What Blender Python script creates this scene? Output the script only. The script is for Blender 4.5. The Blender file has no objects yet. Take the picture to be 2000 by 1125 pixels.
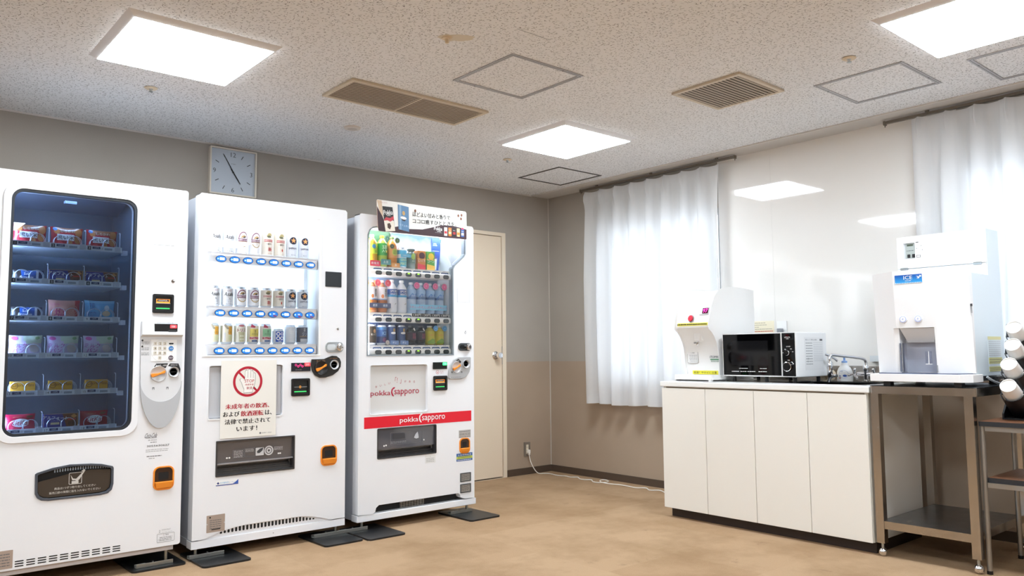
import bpy, bmesh, math, random
from mathutils import Vector, Matrix
from mathutils.geometry import tessellate_polygon
random.seed(7)
SC = bpy.context.scene
C = SC.collection
PI = math.pi

# ------------------------------------------------------------------ camera, world, exposure
YAW, PITCH, ROLL, FPX = 0.709552, 0.0816829, -0.00864892, 1549.4
fwd = Vector((math.sin(YAW)*math.cos(PITCH), math.cos(YAW)*math.cos(PITCH), math.sin(PITCH)))
rgt = Vector((math.cos(YAW), -math.sin(YAW), 0)); upv = rgt.cross(fwd)
r2 = math.cos(ROLL)*rgt + math.sin(ROLL)*upv
u2 = -math.sin(ROLL)*rgt + math.cos(ROLL)*upv
cd = bpy.data.cameras.new('camera'); cd.sensor_width = 36; cd.lens = FPX/2000*36
cd.clip_start = 0.05; cd.clip_end = 100
cam = bpy.data.objects.new('camera', cd); C.objects.link(cam)
M = Matrix.Identity(4)
for i in range(3):
    M[i][0] = r2[i]; M[i][1] = u2[i]; M[i][2] = -fwd[i]
M.translation = Vector((-4.817, -5.104, 1.025))
cam.matrix_world = M
SC.camera = cam
SC.view_settings.view_transform = 'Standard'
SC.view_settings.look = 'None'
SC.view_settings.exposure = 0.60
SC.view_settings.gamma = 1.0
SC.view_settings.use_curve_mapping = False
SC.cycles.use_denoising = True
SC.cycles.max_bounces = 10
SC.cycles.transparent_max_bounces = 16
SC.cycles.sample_clamp_indirect = 6
W = bpy.data.worlds.new('daylight'); SC.world = W; W.use_nodes = True
W.node_tree.nodes['Background'].inputs[0].default_value = (0.80, 0.90, 1.0, 1)
W.node_tree.nodes['Background'].inputs[1].default_value = 1.6
LAMP = 24.0          # radiance of the ceiling light diffusers

# ------------------------------------------------------------------ materials
def lin(h):
    if isinstance(h, str):
        h = h.lstrip('#'); c = [int(h[i:i+2], 16)/255 for i in (0, 2, 4)]
    else: c = h
    return [x/12.92 if x <= .04045 else ((x+.055)/1.055)**2.4 for x in c] + [1]
MC = {}
def mat(name, col='#ffffff', rough=.5, metal=0, emit=0, ecol=None, spec=.5, coat=0):
    if name in MC: return MC[name]
    m = bpy.data.materials.new(name); m.use_nodes = True
    b = m.node_tree.nodes['Principled BSDF']
    b.inputs['Base Color'].default_value = lin(col)
    b.inputs['Roughness'].default_value = rough
    b.inputs['Metallic'].default_value = metal
    b.inputs['Specular IOR Level'].default_value = spec
    b.inputs['Coat Weight'].default_value = coat
    if emit:
        b.inputs['Emission Color'].default_value = lin(ecol or col)
        b.inputs['Emission Strength'].default_value = emit
    MC[name] = m
    return m
def flat(h, rough=.45): return mat('print_'+h.lstrip('#'), h, rough)
def nodes(m): return m.node_tree.nodes, m.node_tree.links
def N(m, t, **k):
    n = m.node_tree.nodes.new(t)
    for a, b in k.items():
        if a.startswith('i_'): n.inputs[a[2:].replace('_', ' ')].default_value = b
        else: setattr(n, a, b)
    return n
def math_n(m, op, a, b=None, c=None):
    n = N(m, 'ShaderNodeMath', operation=op)
    for i, x in enumerate((a, b, c)):
        if x is None: continue
        if isinstance(x, (int, float)): n.inputs[i].default_value = x
        else: m.node_tree.links.new(x, n.inputs[i])
    return n.outputs[0]
def mixc(m, fac, a, b):
    n = N(m, 'ShaderNodeMix', data_type='RGBA')
    L = m.node_tree.links.new
    if isinstance(fac, (int, float)): n.inputs[0].default_value = fac
    else: L(fac, n.inputs[0])
    for i, x in ((6, a), (7, b)):
        if isinstance(x, (list, tuple)): n.inputs[i].default_value = x
        else: L(x, n.inputs[i])
    return n.outputs[2]
def glass(name, tint='#ffffff', spec=1.0, rough=.0, ior=1.45):
    if name in MC: return MC[name]
    m = bpy.data.materials.new(name); m.use_nodes = True
    nt = m.node_tree; nt.nodes.clear()
    o = nt.nodes.new('ShaderNodeOutputMaterial'); mx = nt.nodes.new('ShaderNodeMixShader')
    t = nt.nodes.new('ShaderNodeBsdfTransparent'); g = nt.nodes.new('ShaderNodeBsdfGlossy'); f = nt.nodes.new('ShaderNodeFresnel')
    f.inputs[0].default_value = ior
    t.inputs[0].default_value = lin(tint); g.inputs['Roughness'].default_value = rough
    g.inputs[0].default_value = (spec, spec, spec, 1)
    nt.links.new(f.outputs[0], mx.inputs[0]); nt.links.new(t.outputs[0], mx.inputs[1]); nt.links.new(g.outputs[0], mx.inputs[2])
    nt.links.new(mx.outputs[0], o.inputs[0])
    MC[name] = m; return m

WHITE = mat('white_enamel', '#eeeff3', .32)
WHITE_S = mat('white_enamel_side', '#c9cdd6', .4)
WHITE_P = mat('white_plastic', '#f3f3f3', .4)
GREY_L = mat('light_grey_plastic', '#c9cacd', .45)
GREY_M = mat('mid_grey_plastic', '#9fa0a3', .45)
GREY_D = mat('dark_grey_plastic', '#3a3c40', .45)
BLACK = mat('black_plastic', '#121214', .35)
BLACKM = mat('black_matte', '#0b0b0d', .7)
CHROME = mat('chrome', '#e6e6e8', .12, 1)
STEEL = mat('zinc_steel', '#b9c0c4', .35, 1)
ORANGE = mat('orange_plastic', '#f0902a', .4)
RED = mat('red_print', '#e1142c', .4)
INK = mat('black_ink', '#1b1b1d', .5)
INKG = mat('grey_ink', '#6b6c70', .5)
CRIM = mat('crimson_ink', '#b0123c', .5)
WINK = mat('white_ink', '#f4f4f4', .5)
GLASS = glass('clear_glass', '#ffffff', ior=1.33)

def wallpaper(name, up, low=None, zline=.951):
    m = mat(name, up, .85, spec=.25); n, L = nodes(m); b = n['Principled BSDF']
    g = N(m, 'ShaderNodeNewGeometry'); nz = N(m, 'ShaderNodeTexNoise', i_Scale=380.0, i_Detail=2.0)
    L.new(g.outputs['Position'], nz.inputs['Vector'])
    nz2 = N(m, 'ShaderNodeTexNoise', i_Scale=1.6, i_Detail=3.0); L.new(g.outputs['Position'], nz2.inputs['Vector'])
    base = lin(up)
    col = base
    if low:
        s = N(m, 'ShaderNodeSeparateXYZ'); L.new(g.outputs['Position'], s.inputs[0])
        f = math_n(m, 'LESS_THAN', s.outputs[2], zline)
        col = mixc(m, f, lin(up), lin(low))
    dark = N(m, 'ShaderNodeMix', data_type='RGBA', blend_type='MULTIPLY'); dark.inputs[0].default_value = 1
    if isinstance(col, list): dark.inputs[6].default_value = col
    else: L.new(col, dark.inputs[6])
    r = N(m, 'ShaderNodeMapRange'); L.new(nz2.outputs[0], r.inputs[0]); r.inputs[1].default_value = .3; r.inputs[2].default_value = .7; r.inputs[3].default_value = .93; r.inputs[4].default_value = 1.04
    r2_ = N(m, 'ShaderNodeMapRange'); L.new(nz.outputs[0], r2_.inputs[0]); r2_.inputs[1].default_value = .3; r2_.inputs[2].default_value = .7; r2_.inputs[3].default_value = .94; r2_.inputs[4].default_value = 1.04
    L.new(math_n(m, 'MULTIPLY', r.outputs[0], r2_.outputs[0]), dark.inputs[7]); L.new(dark.outputs[2], b.inputs['Base Color'])
    bp = N(m, 'ShaderNodeBump', i_Strength=.25, i_Distance=.002); L.new(nz.outputs[0], bp.inputs['Height']); L.new(bp.outputs[0], b.inputs['Normal'])
    return m
WALL = wallpaper('wallpaper_two_tone', '#ada59b', '#b09d8a')
def ceiling_mat():
    m = mat('rockwool_ceiling', '#e9e2e0', .9, spec=.2); n, L = nodes(m); b = n['Principled BSDF']
    g = N(m, 'ShaderNodeNewGeometry')
    total = None
    for sc, rot, seed, ln, wd in ((46., .0, 0., .0085, .0013), (60., .5, 3.7, .0065, .0012), (38., -.4, 9.1, .010, .0012)):
        off = N(m, 'ShaderNodeVectorMath', operation='ADD'); L.new(g.outputs['Position'], off.inputs[0]); off.inputs[1].default_value = (seed, seed*1.3, 0)
        s0 = N(m, 'ShaderNodeSeparateXYZ'); L.new(off.outputs[0], s0.inputs[0])
        cb = N(m, 'ShaderNodeCombineXYZ'); L.new(s0.outputs[0], cb.inputs[0]); L.new(s0.outputs[1], cb.inputs[1])
        v = N(m, 'ShaderNodeTexVoronoi', voronoi_dimensions='2D', feature='F1'); v.inputs['Scale'].default_value = sc; L.new(cb.outputs[0], v.inputs['Vector'])
        sub = N(m, 'ShaderNodeVectorMath', operation='SUBTRACT'); L.new(cb.outputs[0], sub.inputs[0]); L.new(v.outputs['Position'], sub.inputs[1])
        sp = N(m, 'ShaderNodeSeparateXYZ'); L.new(sub.outputs[0], sp.inputs[0])
        sc3 = N(m, 'ShaderNodeSeparateColor'); L.new(v.outputs['Color'], sc3.inputs[0])
        ang = math_n(m, 'MULTIPLY_ADD', sc3.outputs[0], 2.3, -1.15 + rot + 2.35)
        ca, sa = math_n(m, 'COSINE', ang), math_n(m, 'SINE', ang)
        u = math_n(m, 'ADD', math_n(m, 'MULTIPLY', sp.outputs[0], ca), math_n(m, 'MULTIPLY', sp.outputs[1], sa))
        w = math_n(m, 'SUBTRACT', math_n(m, 'MULTIPLY', sp.outputs[1], ca), math_n(m, 'MULTIPLY', sp.outputs[0], sa))
        cur = math_n(m, 'MULTIPLY_ADD', sc3.outputs[1], 160., -80.)
        w = math_n(m, 'ADD', w, math_n(m, 'MULTIPLY', math_n(m, 'MULTIPLY', u, u), cur))
        d = math_n(m, 'ADD', math_n(m, 'POWER', math_n(m, 'DIVIDE', u, ln*.7), 2.), math_n(m, 'POWER', math_n(m, 'DIVIDE', w, wd), 2.))
        k = math_n(m, 'MULTIPLY', math_n(m, 'LESS_THAN', d, 1.), math_n(m, 'MULTIPLY', math_n(m, 'GREATER_THAN', sc3.outputs[2], .38), sc3.outputs[2]))
        total = k if total is None else math_n(m, 'MAXIMUM', total, k)
    nz = N(m, 'ShaderNodeTexNoise', i_Scale=.9, i_Detail=3.0); L.new(g.outputs['Position'], nz.inputs['Vector'])
    base = mixc(m, nz.outputs[0], lin('#f3f4f7'), lin('#eae9e8'))
    n2 = N(m, 'ShaderNodeTexNoise', i_Scale=170.0, i_Detail=2.0); L.new(g.outputs['Position'], n2.inputs['Vector'])
    base = mixc(m, math_n(m, 'MULTIPLY', n2.outputs[0], .22), base, lin('#c6c4c4'))
    L.new(mixc(m, total, base, lin('#554f4e')), b.inputs['Base Color'])
    bp = N(m, 'ShaderNodeBump', i_Strength=.6, i_Distance=.002, invert=True); L.new(total, bp.inputs['Height']); L.new(bp.outputs[0], b.inputs['Normal'])
    return m
CEIL = ceiling_mat()
def carpet():
    m = mat('carpet_tiles', '#c09a78', .95, spec=.15); n, L = nodes(m); b = n['Principled BSDF']
    g = N(m, 'ShaderNodeNewGeometry'); P = g.outputs['Position']
    s = N(m, 'ShaderNodeVectorMath', operation='SCALE'); s.inputs['Scale'].default_value = 2.0; L.new(P, s.inputs[0])
    fl = N(m, 'ShaderNodeVectorMath', operation='FLOOR'); L.new(s.outputs[0], fl.inputs[0])
    wn = N(m, 'ShaderNodeTexWhiteNoise', noise_dimensions='3D'); L.new(fl.outputs[0], wn.inputs['Vector'])
    n1 = N(m, 'ShaderNodeTexNoise', i_Scale=2.2, i_Detail=5.0, i_Roughness=.65); L.new(P, n1.inputs['Vector'])
    n2 = N(m, 'ShaderNodeTexNoise', i_Scale=260.0, i_Detail=3.0); L.new(P, n2.inputs['Vector'])
    n3 = N(m, 'ShaderNodeTexNoise', i_Scale=5.5, i_Detail=6.0, i_Roughness=.7); L.new(P, n3.inputs['Vector'])
    a = mixc(m, wn.outputs[0], lin('#c3a585'), lin('#b69777'))
    r = N(m, 'ShaderNodeMapRange'); L.new(n1.outputs[0], r.inputs[0]); r.inputs[1].default_value = .42; r.inputs[2].default_value = .68
    c = mixc(m, math_n(m, 'MULTIPLY', r.outputs[0], .75), a, lin('#957758'))
    r3 = N(m, 'ShaderNodeMapRange'); L.new(n3.outputs[0], r3.inputs[0]); r3.inputs[1].default_value = .62; r3.inputs[2].default_value = .72
    c = mixc(m, math_n(m, 'MULTIPLY', r3.outputs[0], .5), c, lin('#7a6153'))
    c = mixc(m, math_n(m, 'MULTIPLY', n2.outputs[0], .55), c, lin('#8f7152'))
    L.new(c, b.inputs['Base Color'])
    bp = N(m, 'ShaderNodeBump', i_Strength=.8, i_Distance=.005); L.new(n2.outputs[0], bp.inputs['Height']); L.new(bp.outputs[0], b.inputs['Normal'])
    return m
CARPET = carpet()
def sheer():
    m = bpy.data.materials.new('sheer_curtain'); m.use_nodes = True; nt = m.node_tree; nt.nodes.clear(); L = nt.links.new
    o = nt.nodes.new('ShaderNodeOutputMaterial'); d = nt.nodes.new('ShaderNodeBsdfDiffuse'); t = nt.nodes.new('ShaderNodeBsdfTranslucent')
    x = nt.nodes.new('ShaderNodeBsdfTransparent'); a = nt.nodes.new('ShaderNodeMixShader'); b = nt.nodes.new('ShaderNodeMixShader')
    d.inputs[0].default_value = lin('#f4f3f2'); t.inputs[0].default_value = lin('#f4f6fa')
    a.inputs[0].default_value = .5; b.inputs[0].default_value = .05
    L(d.outputs[0], a.inputs[1]); L(t.outputs[0], a.inputs[2]); L(a.outputs[0], b.inputs[1]); L(x.outputs[0], b.inputs[2]); L(b.outputs[0], o.inputs[0])
    return m
SHEER = sheer()
def brushed(name, col, rough=.28):
    m = mat(name, col, rough, 1); n, L = nodes(m); g = N(m, 'ShaderNodeNewGeometry')
    nz = N(m, 'ShaderNodeTexNoise', i_Scale=14.0, i_Detail=5.0); L.new(g.outputs['Position'], nz.inputs['Vector'])
    r = N(m, 'ShaderNodeMapRange'); L.new(nz.outputs[0], r.inputs[0]); r.inputs[3].default_value = rough*.7; r.inputs[4].default_value = rough*1.4
    L.new(r.outputs[0], n['Principled BSDF'].inputs['Roughness']); return m
SST = brushed('stainless_sheet', '#b8b2ab', .22)
SSTD = brushed('stainless_top', '#8f9296', .3)
PIPE = brushed('grey_pipe', '#a9a8a6', .38)
def woodtop():
    m = mat('brown_woodgrain', '#7b5138', .4); n, L = nodes(m); g = N(m, 'ShaderNodeNewGeometry')
    w = N(m, 'ShaderNodeTexNoise', i_Scale=6.0, i_Detail=6.0); mp = N(m, 'ShaderNodeMapping'); mp.inputs['Scale'].default_value = (1, 12, 1)
    L.new(g.outputs['Position'], mp.inputs[0]); L.new(mp.outputs[0], w.inputs['Vector'])
    L.new(mixc(m, w.outputs[0], lin('#5f3d2a'), lin('#8d6044')), n['Principled BSDF'].inputs['Base Color']); return m
WOOD = woodtop()

# ------------------------------------------------------------------ geometry helpers
def FY(y0): return lambda u, v, w=0: (u, y0-w, v)
def FX(x0): return lambda u, v, w=0: (x0-w, u, v)       # u is world y
def FZ(z0): return lambda u, v, w=0: (u, v, z0-w)       # hangs below z0
def FU(z0): return lambda u, v, w=0: (u, v, z0+w)       # lies on z0
def FC(r, cx=0, cy=0, z0=0, a0=0): return lambda u, v, w=0: (cx+(r+w)*math.sin(u/r+a0), cy-(r+w)*math.cos(u/r+a0), z0+v)
def rr(u0, u1, v0, v1, r, n=5):
    p = []
    if u0 > u1: u0, u1 = u1, u0
    if v0 > v1: v0, v1 = v1, v0
    for cx, cy, a in ((u1-r, v1-r, 0), (u0+r, v1-r, 90), (u0+r, v0+r, 180), (u1-r, v0+r, 270)):
        for i in range(n+1):
            t = math.radians(a+90*i/n); p.append((cx+r*math.cos(t), cy+r*math.sin(t)))
    return p
def rect(u0, u1, v0, v1): return [(u0, v0), (u1, v0), (u1, v1), (u0, v1)]
def ell(cu, cv, ru, rv=None, n=28):
    rv = rv or ru
    return [(cu+ru*math.cos(2*PI*i/n), cv+rv*math.sin(2*PI*i/n)) for i in range(n)]
def star(cu, cv, r, k=.42):
    return [(cu+(r if i % 2 == 0 else r*k)*math.sin(PI*i/5), cv+(r if i % 2 == 0 else r*k)*math.cos(PI*i/5)) for i in range(10)]
TXT = {}
def text2d(s, bold):
    if (s, bold) in TXT: return TXT[(s, bold)]
    c = bpy.data.curves.new('t', 'FONT'); c.body = s; c.size = 1; c.resolution_u = 2; c.offset = bold; c.align_x = 'CENTER'; c.space_line = .95
    o = bpy.data.objects.new('t', c); C.objects.link(o)
    dg = bpy.context.evaluated_depsgraph_get()
    m = bpy.data.meshes.new_from_object(o.evaluated_get(dg))
    vs = [(v.co.x, v.co.y) for v in m.vertices]; fs = [tuple(p.vertices) for p in m.polygons]
    bpy.data.objects.remove(o); bpy.data.curves.remove(c); bpy.data.meshes.remove(m)
    if vs:
        x0, x1 = min(v[0] for v in vs), max(v[0] for v in vs); y0, y1 = min(v[1] for v in vs), max(v[1] for v in vs)
        vs = [((x-x0)/(x1-x0)-.5, (y-y0)/(y1-y0)-.5) for x, y in vs]; asp = (x1-x0)/(y1-y0)
    else: asp = 1
    TXT[(s, bold)] = (vs, fs, asp); return TXT[(s, bold)]
class G:
    def __init__(s): s.v, s.f, s.fm, s.sm, s.mats = [], [], [], [], []
    def _m(s, m):
        if m not in s.mats: s.mats.append(m)
        return s.mats.index(m)
    def add(s, vs, fs, m, smooth=False):
        o = len(s.v); s.v += [tuple(v) for v in vs]; k = s._m(m)
        for f in fs: s.f.append(tuple(i+o for i in f)); s.fm.append(k); s.sm.append(smooth)
        return s
    def box(s, x0, x1, y0, y1, z0, z1, m):
        x0, x1 = sorted((x0, x1)); y0, y1 = sorted((y0, y1)); z0, z1 = sorted((z0, z1))
        vs = [(x, y, z) for z in (z0, z1) for y in (y0, y1) for x in (x0, x1)]
        return s.add(vs, [(0, 2, 3, 1), (4, 5, 7, 6), (0, 1, 5, 4), (2, 6, 7, 3), (0, 4, 6, 2), (1, 3, 7, 5)], m)
    def hexa(s, b, t, m):   # b, t: four corners each, same winding
        return s.add(list(b)+list(t), [(3, 2, 1, 0), (4, 5, 6, 7)]+[(i, (i+1) % 4, 4+(i+1) % 4, 4+i) for i in range(4)], m)
    def plate(s, polys, F, w0, w1, m, sub=None, back=True, side=None):
        if isinstance(polys[0][0], (int, float)): polys = [polys]
        tri = tessellate_polygon([[Vector((u, v, 0)) for u, v in p] for p in polys])
        pts = [q for p in polys for q in p]; tri = [tuple(t) for t in tri]
        side = side or m
        p2, t2 = list(pts), tri
        if sub:
            for _ in range(5):
                nt, mid, ch = [], {}, False
                def mp(a, b):
                    k = (min(a, b), max(a, b))
                    if k not in mid:
                        p2.append(((p2[a][0]+p2[b][0])/2, (p2[a][1]+p2[b][1])/2)); mid[k] = len(p2)-1
                    return mid[k]
                lng = lambda a, b: abs(p2[a][0]-p2[b][0]) > sub
                for a, b, c in t2:
                    L = [lng(a, b), lng(b, c), lng(c, a)]
                    if not any(L): nt.append((a, b, c)); continue
                    ch = True; ab, bc, ca = mp(a, b), mp(b, c), mp(c, a)
                    nt += [(a, ab, ca), (ab, b, bc), (ca, bc, c), (ab, bc, ca)]
                t2 = nt
                if not ch: break
        s.add([F(u, v, w1) for u, v in p2], t2, m)
        if w0 != w1:
            if back: s.add([F(u, v, w0) for u, v in pts], [t[::-1] for t in tri], side)
            for p in polys:
                n = len(p); vs = [F(u, v, w0) for u, v in p]+[F(u, v, w1) for u, v in p]
                s.add(vs, [(i, (i+1) % n, n+(i+1) % n, n+i) for i in range(n)], side)
        return s
    def text(s, string, F, u, v, h, m, W=None, w=.0008, bold=0.0, d=1, rot=0, skew=0):
        vs, fs, asp = text2d(string, min(bold, 0))
        W = W or h*asp; ca, sa = math.cos(rot), math.sin(rot)
        if bold > 0:        # heavier strokes: the same letters again, a hair to each side
            k = bold*h*.55/max(1, string.count('\n')*2+1)
            s.text(string, F, u-k, v, h, m, W, w+.00025, 0, d, rot, skew); u = u+k
        out = []
        for x, y in vs:
            X, Y = x*W+skew*y*h, y*h; X, Y = X*ca-Y*sa, X*sa+Y*ca
            out.append(F(u+d*X, v+Y, w))
        return s.add(out, fs, m)
    def lines(s, F, u0, u1, v0, v1, n, m, w=.0006, d=1):   # rows of small print
        st = (v1-v0)/n
        for i in range(n):
            a = u0
            while a < u1-.002:
                L = min(random.uniform(.008, .02), u1-a); s.plate(rect(a, a+L*.85, v0+st*(i+.3), v0+st*(i+.62)), F, w, w, m); a += L
        return s
    def lathe(s, prof, ms, n=24, c=(0, 0, 0), cap=True, smooth=True):
        k = len(prof)
        for j in range(k-1):
            (ra, za), (rb, zb) = prof[j], prof[j+1]; m = ms[j] if isinstance(ms, (list, tuple)) else ms
            vs = []
            for i in range(n):
                t = 2*PI*i/n; vs += [(c[0]+ra*math.cos(t), c[1]+ra*math.sin(t), c[2]+za), (c[0]+rb*math.cos(t), c[1]+rb*math.sin(t), c[2]+zb)]
            s.add(vs, [(2*i, 2*((i+1) % n), 2*((i+1) % n)+1, 2*i+1) for i in range(n)], m, smooth)
        return s
    def rod(s, a, b, r, m, n=12, r2=None):
        a, b = Vector(a), Vector(b); d = (b-a).normalized(); x = d.orthogonal().normalized(); y = d.cross(x); r2 = r if r2 is None else r2
        va = [a+(x*math.cos(2*PI*i/n)+y*math.sin(2*PI*i/n))*r for i in range(n)]; vb = [b+(x*math.cos(2*PI*i/n)+y*math.sin(2*PI*i/n))*r2 for i in range(n)]
        s.add(va+vb, [(i, (i+1) % n, n+(i+1) % n, n+i) for i in range(n)], m, True)
        s.add(va, [tuple(range(n))[::-1]], m); return s.add(vb, [tuple(range(n))], m)
    def tube(s, pts, r, m, n=8):
        pts = [Vector(p) for p in pts]; rings = []; x = None
        for i, p in enumerate(pts):
            t = (pts[min(i+1, len(pts)-1)]-pts[max(i-1, 0)]).normalized()
            x = t.orthogonal().normalized() if x is None else (x-t*x.dot(t)).normalized()
            y = t.cross(x); rings.append([p+(x*math.cos(2*PI*j/n)+y*math.sin(2*PI*j/n))*r for j in range(n)])
        vs = [v for q in rings for v in q]; fs = []
        for i in range(len(pts)-1):
            for j in range(n): fs.append((i*n+j, i*n+(j+1) % n, (i+1)*n+(j+1) % n, (i+1)*n+j))
        s.add(vs, fs, m, True); s.add(rings[0], [tuple(range(n))[::-1]], m); return s.add(rings[-1], [tuple(range(n))], m)
    def ball(s, c, r, m, n=14, sz=1.0):
        pr = [(max(r*math.sin(PI*i/8), 1e-5), -r*sz*math.cos(PI*i/8)) for i in range(9)]
        return s.lathe(pr, m, n, c)
def smooth_pts(p, k=6):
    p = [Vector(q) for q in p]; out = []
    for i in range(len(p)-1):
        a, b, c, d = p[max(i-1, 0)], p[i], p[i+1], p[min(i+2, len(p)-1)]
        for j in range(k):
            t = j/k; out.append(.5*((2*b)+(-a+c)*t+(2*a-5*b+4*c-d)*t*t+(-a+3*b-3*c+d)*t**3))
    return out+[p[-1]]
def absloc(o):
    v = Vector(o.location)
    while o.parent: o = o.parent; v += Vector(o.location)
    return v
def O(name, g, parent=None, loc=None, bevel=0, label=None, weld=True):
    if parent is not None: org = absloc(parent)
    else: org = Vector(loc or (0, 0, 0))
    me = bpy.data.meshes.new(name); me.from_pydata([tuple(Vector(v)-org) for v in g.v], [], g.f)
    for m in g.mats: me.materials.append(m)
    me.polygons.foreach_set('material_index', g.fm); me.polygons.foreach_set('use_smooth', g.sm)
    me.update()
    if any(g.sm) or bevel:
        bm = bmesh.new(); bm.from_mesh(me); bmesh.ops.remove_doubles(bm, verts=bm.verts, dist=1e-6); bmesh.ops.recalc_face_normals(bm, faces=bm.faces); bm.to_mesh(me); bm.free()
        if any(g.sm): me.set_sharp_from_angle(angle=math.radians(40))
    o = bpy.data.objects.new(name, me); C.objects.link(o)
    if parent is not None: o.parent = parent
    else: o.location = org
    if bevel:
        b = o.modifiers.new('bevel', 'BEVEL'); b.width = bevel; b.segments = 2; b.limit_method = 'ANGLE'; b.angle_limit = math.radians(50)
    if label: o['label'] = label
    return o
def thing(name, label, cat, loc=(0, 0, 0), group=None):
    o = bpy.data.objects.new(name, None); C.objects.link(o); o.location = loc; o.empty_display_size = .1
    o['label'] = label; o['category'] = cat
    if group: o['group'] = group
    return o
def tag(o, label, cat, group=None):
    o['label'] = label; o['category'] = cat
    if group: o['group'] = group
    return o
def struct(o): o['kind'] = 'structure'; return o
def dup(root, loc, label, group=None, rotz=None):
    r = root.copy(); C.objects.link(r); r.location = loc; r['label'] = label
    if group: r['group'] = group
    if rotz is not None: r.rotation_euler[2] = rotz
    for ch in root.children:
        c = ch.copy(); C.objects.link(c); c.parent = r
        for gch in ch.children:
            d = gch.copy(); C.objects.link(d); d.parent = c
    return r
class Series:      # the first placement moves the prototype itself, later ones are copies
    def __init__(s, proto): s.p, s.used = proto, False
    def put(s, loc, label, group=None, rotz=None):
        if not s.used:
            s.used = True; s.p.location = loc; s.p['label'] = label
            if group: s.p['group'] = group
            if rotz is not None: s.p.rotation_euler[2] = rotz
            return s.p
        return dup(s.p, loc, label, group, rotz)

# ------------------------------------------------------------------ room shell
H = 2.395
X0, Y0 = -8.3, -8.3
g = G(); g.box(X0-.1, .1, Y0-.1, .1, -.1, 0, CARPET); struct(O('floor', g))
g = G(); g.box(X0-.1, -.2, Y0-.1, .1, H+.005, H+.1, CEIL); struct(O('ceiling', g))
g = G(); g.box(-.202, .1, Y0-.1, .1, H, H+.1, mat('smooth_ceiling_board', '#cfc9c3', .6)); g.box(-.212, -.2, Y0, 0, H-.003, H+.02, mat('pale_trim', '#d9d4ce', .5))
struct(O('trim_1', g))
g = G(); g.plate([rect(X0, .0, 0, H), rect(-1.40, -.513, 0.001, 2.037)], FY(0), -.12, 0, WALL); struct(O('wall_back', g))
g = G(); g.plate([rect(Y0, .1, 0, H), rect(-1.80, -.66, .76, 2.06), rect(-4.85, -3.36, .92, 2.06)], FX(0), -.14, 0, WALL); struct(O('wall_right', g))
g = G(); g.box(X0-.1, X0, Y0, 0, 0, H, WALL); struct(O('wall_left', g))
g = G(); g.box(X0, 0, Y0-.1, Y0, 0, H, WALL); struct(O('wall_front', g))
BB = mat('brown_baseboard', '#54453a', .55)
g = G(); g.box(-.513, 0, -.008, 0, 0, .056, BB); g.box(X0, -1.40, -.008, 0, 0, .056, BB); struct(O('baseboard_back', g))
g = G(); g.box(-.008, 0, Y0, -.008, 0, .056, BB); struct(O('baseboard_right', g))
g = G(); g.box(-.006, 0, -.006, 0, .056, H-.002, mat('corner_bead', '#c9c2b8', .5)); struct(O('trim_2', g))
g = G(); g.box(X0, -.2, -.006, 0, H-.004, H+.005, mat('pale_trim', '#d9d4ce', .5)); struct(O('trim_3', g))
# glossy white wall board between the windows
PANEL = mat('glossy_white_board', '#f2efeb', .035, spec=.9, coat=.6)
g = G(); g.box(-.010, -.001, -2.2145, -1.80, .80, H, PANEL); g.box(-.010, -.001, -3.40, -2.2155, .80, H, PANEL)
g.box(-.0085, -.001, -2.2155, -2.2145, .80, H, GREY_L)
g.box(-.011, -.001, -1.80, -1.796, .80, H, WHITE_P)
o = struct(O('wall_right', g)); o['label'] = 'glossy white board covering the wall between the two windows'

# door
DOORC = mat('cream_door', '#ead8c0', .55); FRC = mat('cream_door_frame', '#ebdcc6', .5)
g = G(); F = FY(0)
g.plate([[(-1.40, 0), (-.513, 0), (-.513, 2.037), (-1.40, 2.037)], [(-1.368, .0005), (-.551, .0005), (-.551, 2.008), (-1.368, 2.008)]], F, -.10, .012, FRC)
dr = struct(O('door_1', g, bevel=.002))
g = G(); g.box(-1.364, -.556, -.004, .034, .01, 2.003, DOORC); g.box(-1.366, -.552, .036, .04, 0, 2.006, BLACKM); O('door_leaf', g, dr, bevel=.0015)
g = G()
def yl(prof, c, m, n=24):   # lathe about -y
    G2 = G(); G2.lathe(prof, m, n); g.add([(c[0]+x, c[1]-z, c[2]+y) for x, y, z in G2.v], G2.f, m, True)
yl([(.001, 0), (.034, .0), (.034, .004), (.028, .009), (.013, .011), (.012, .03), (.02, .036), (.0245, .044), (.025, .066), (.022, .071), (.001, .072)], (-.625, -.004, 1.006), CHROME)
O('door_knob', g, dr)
g = G(); g.box(-.5535, -.5505, -.006, -.002, .93, 1.08, GREY_M); O('latch_plate', g, dr)

# windows
def window(n, y0, y1, z0):
    AL = mat('aluminium_frame', '#a9abab', .4, .6)
    g = G(); g.plate([rect(y0, y1, z0, 2.06), rect(y0+.035, y1-.035, z0+.035, 2.025)], FX(.02), -.08, 0, AL)
    ym = (y0+y1)/2; g.box(.03, .06, ym-.02, ym+.02, z0+.035, 2.025, AL)
    w = struct(O('window_%d' % n, g))
    g = G(); g.box(.045, .049, y0+.035, y1-.035, z0+.035, 2.025, GLASS); O('window_glass', g, w)
    g = G(); g.box(-.014, .02, y0-.02, y1+.02, z0-.025, z0, mat('window_sill_paint', '#d8d2c8', .5)); O('window_sill', g, w)
window(1, -1.80, -.66, .76); window(2, -4.85, -3.36, .92)

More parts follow.
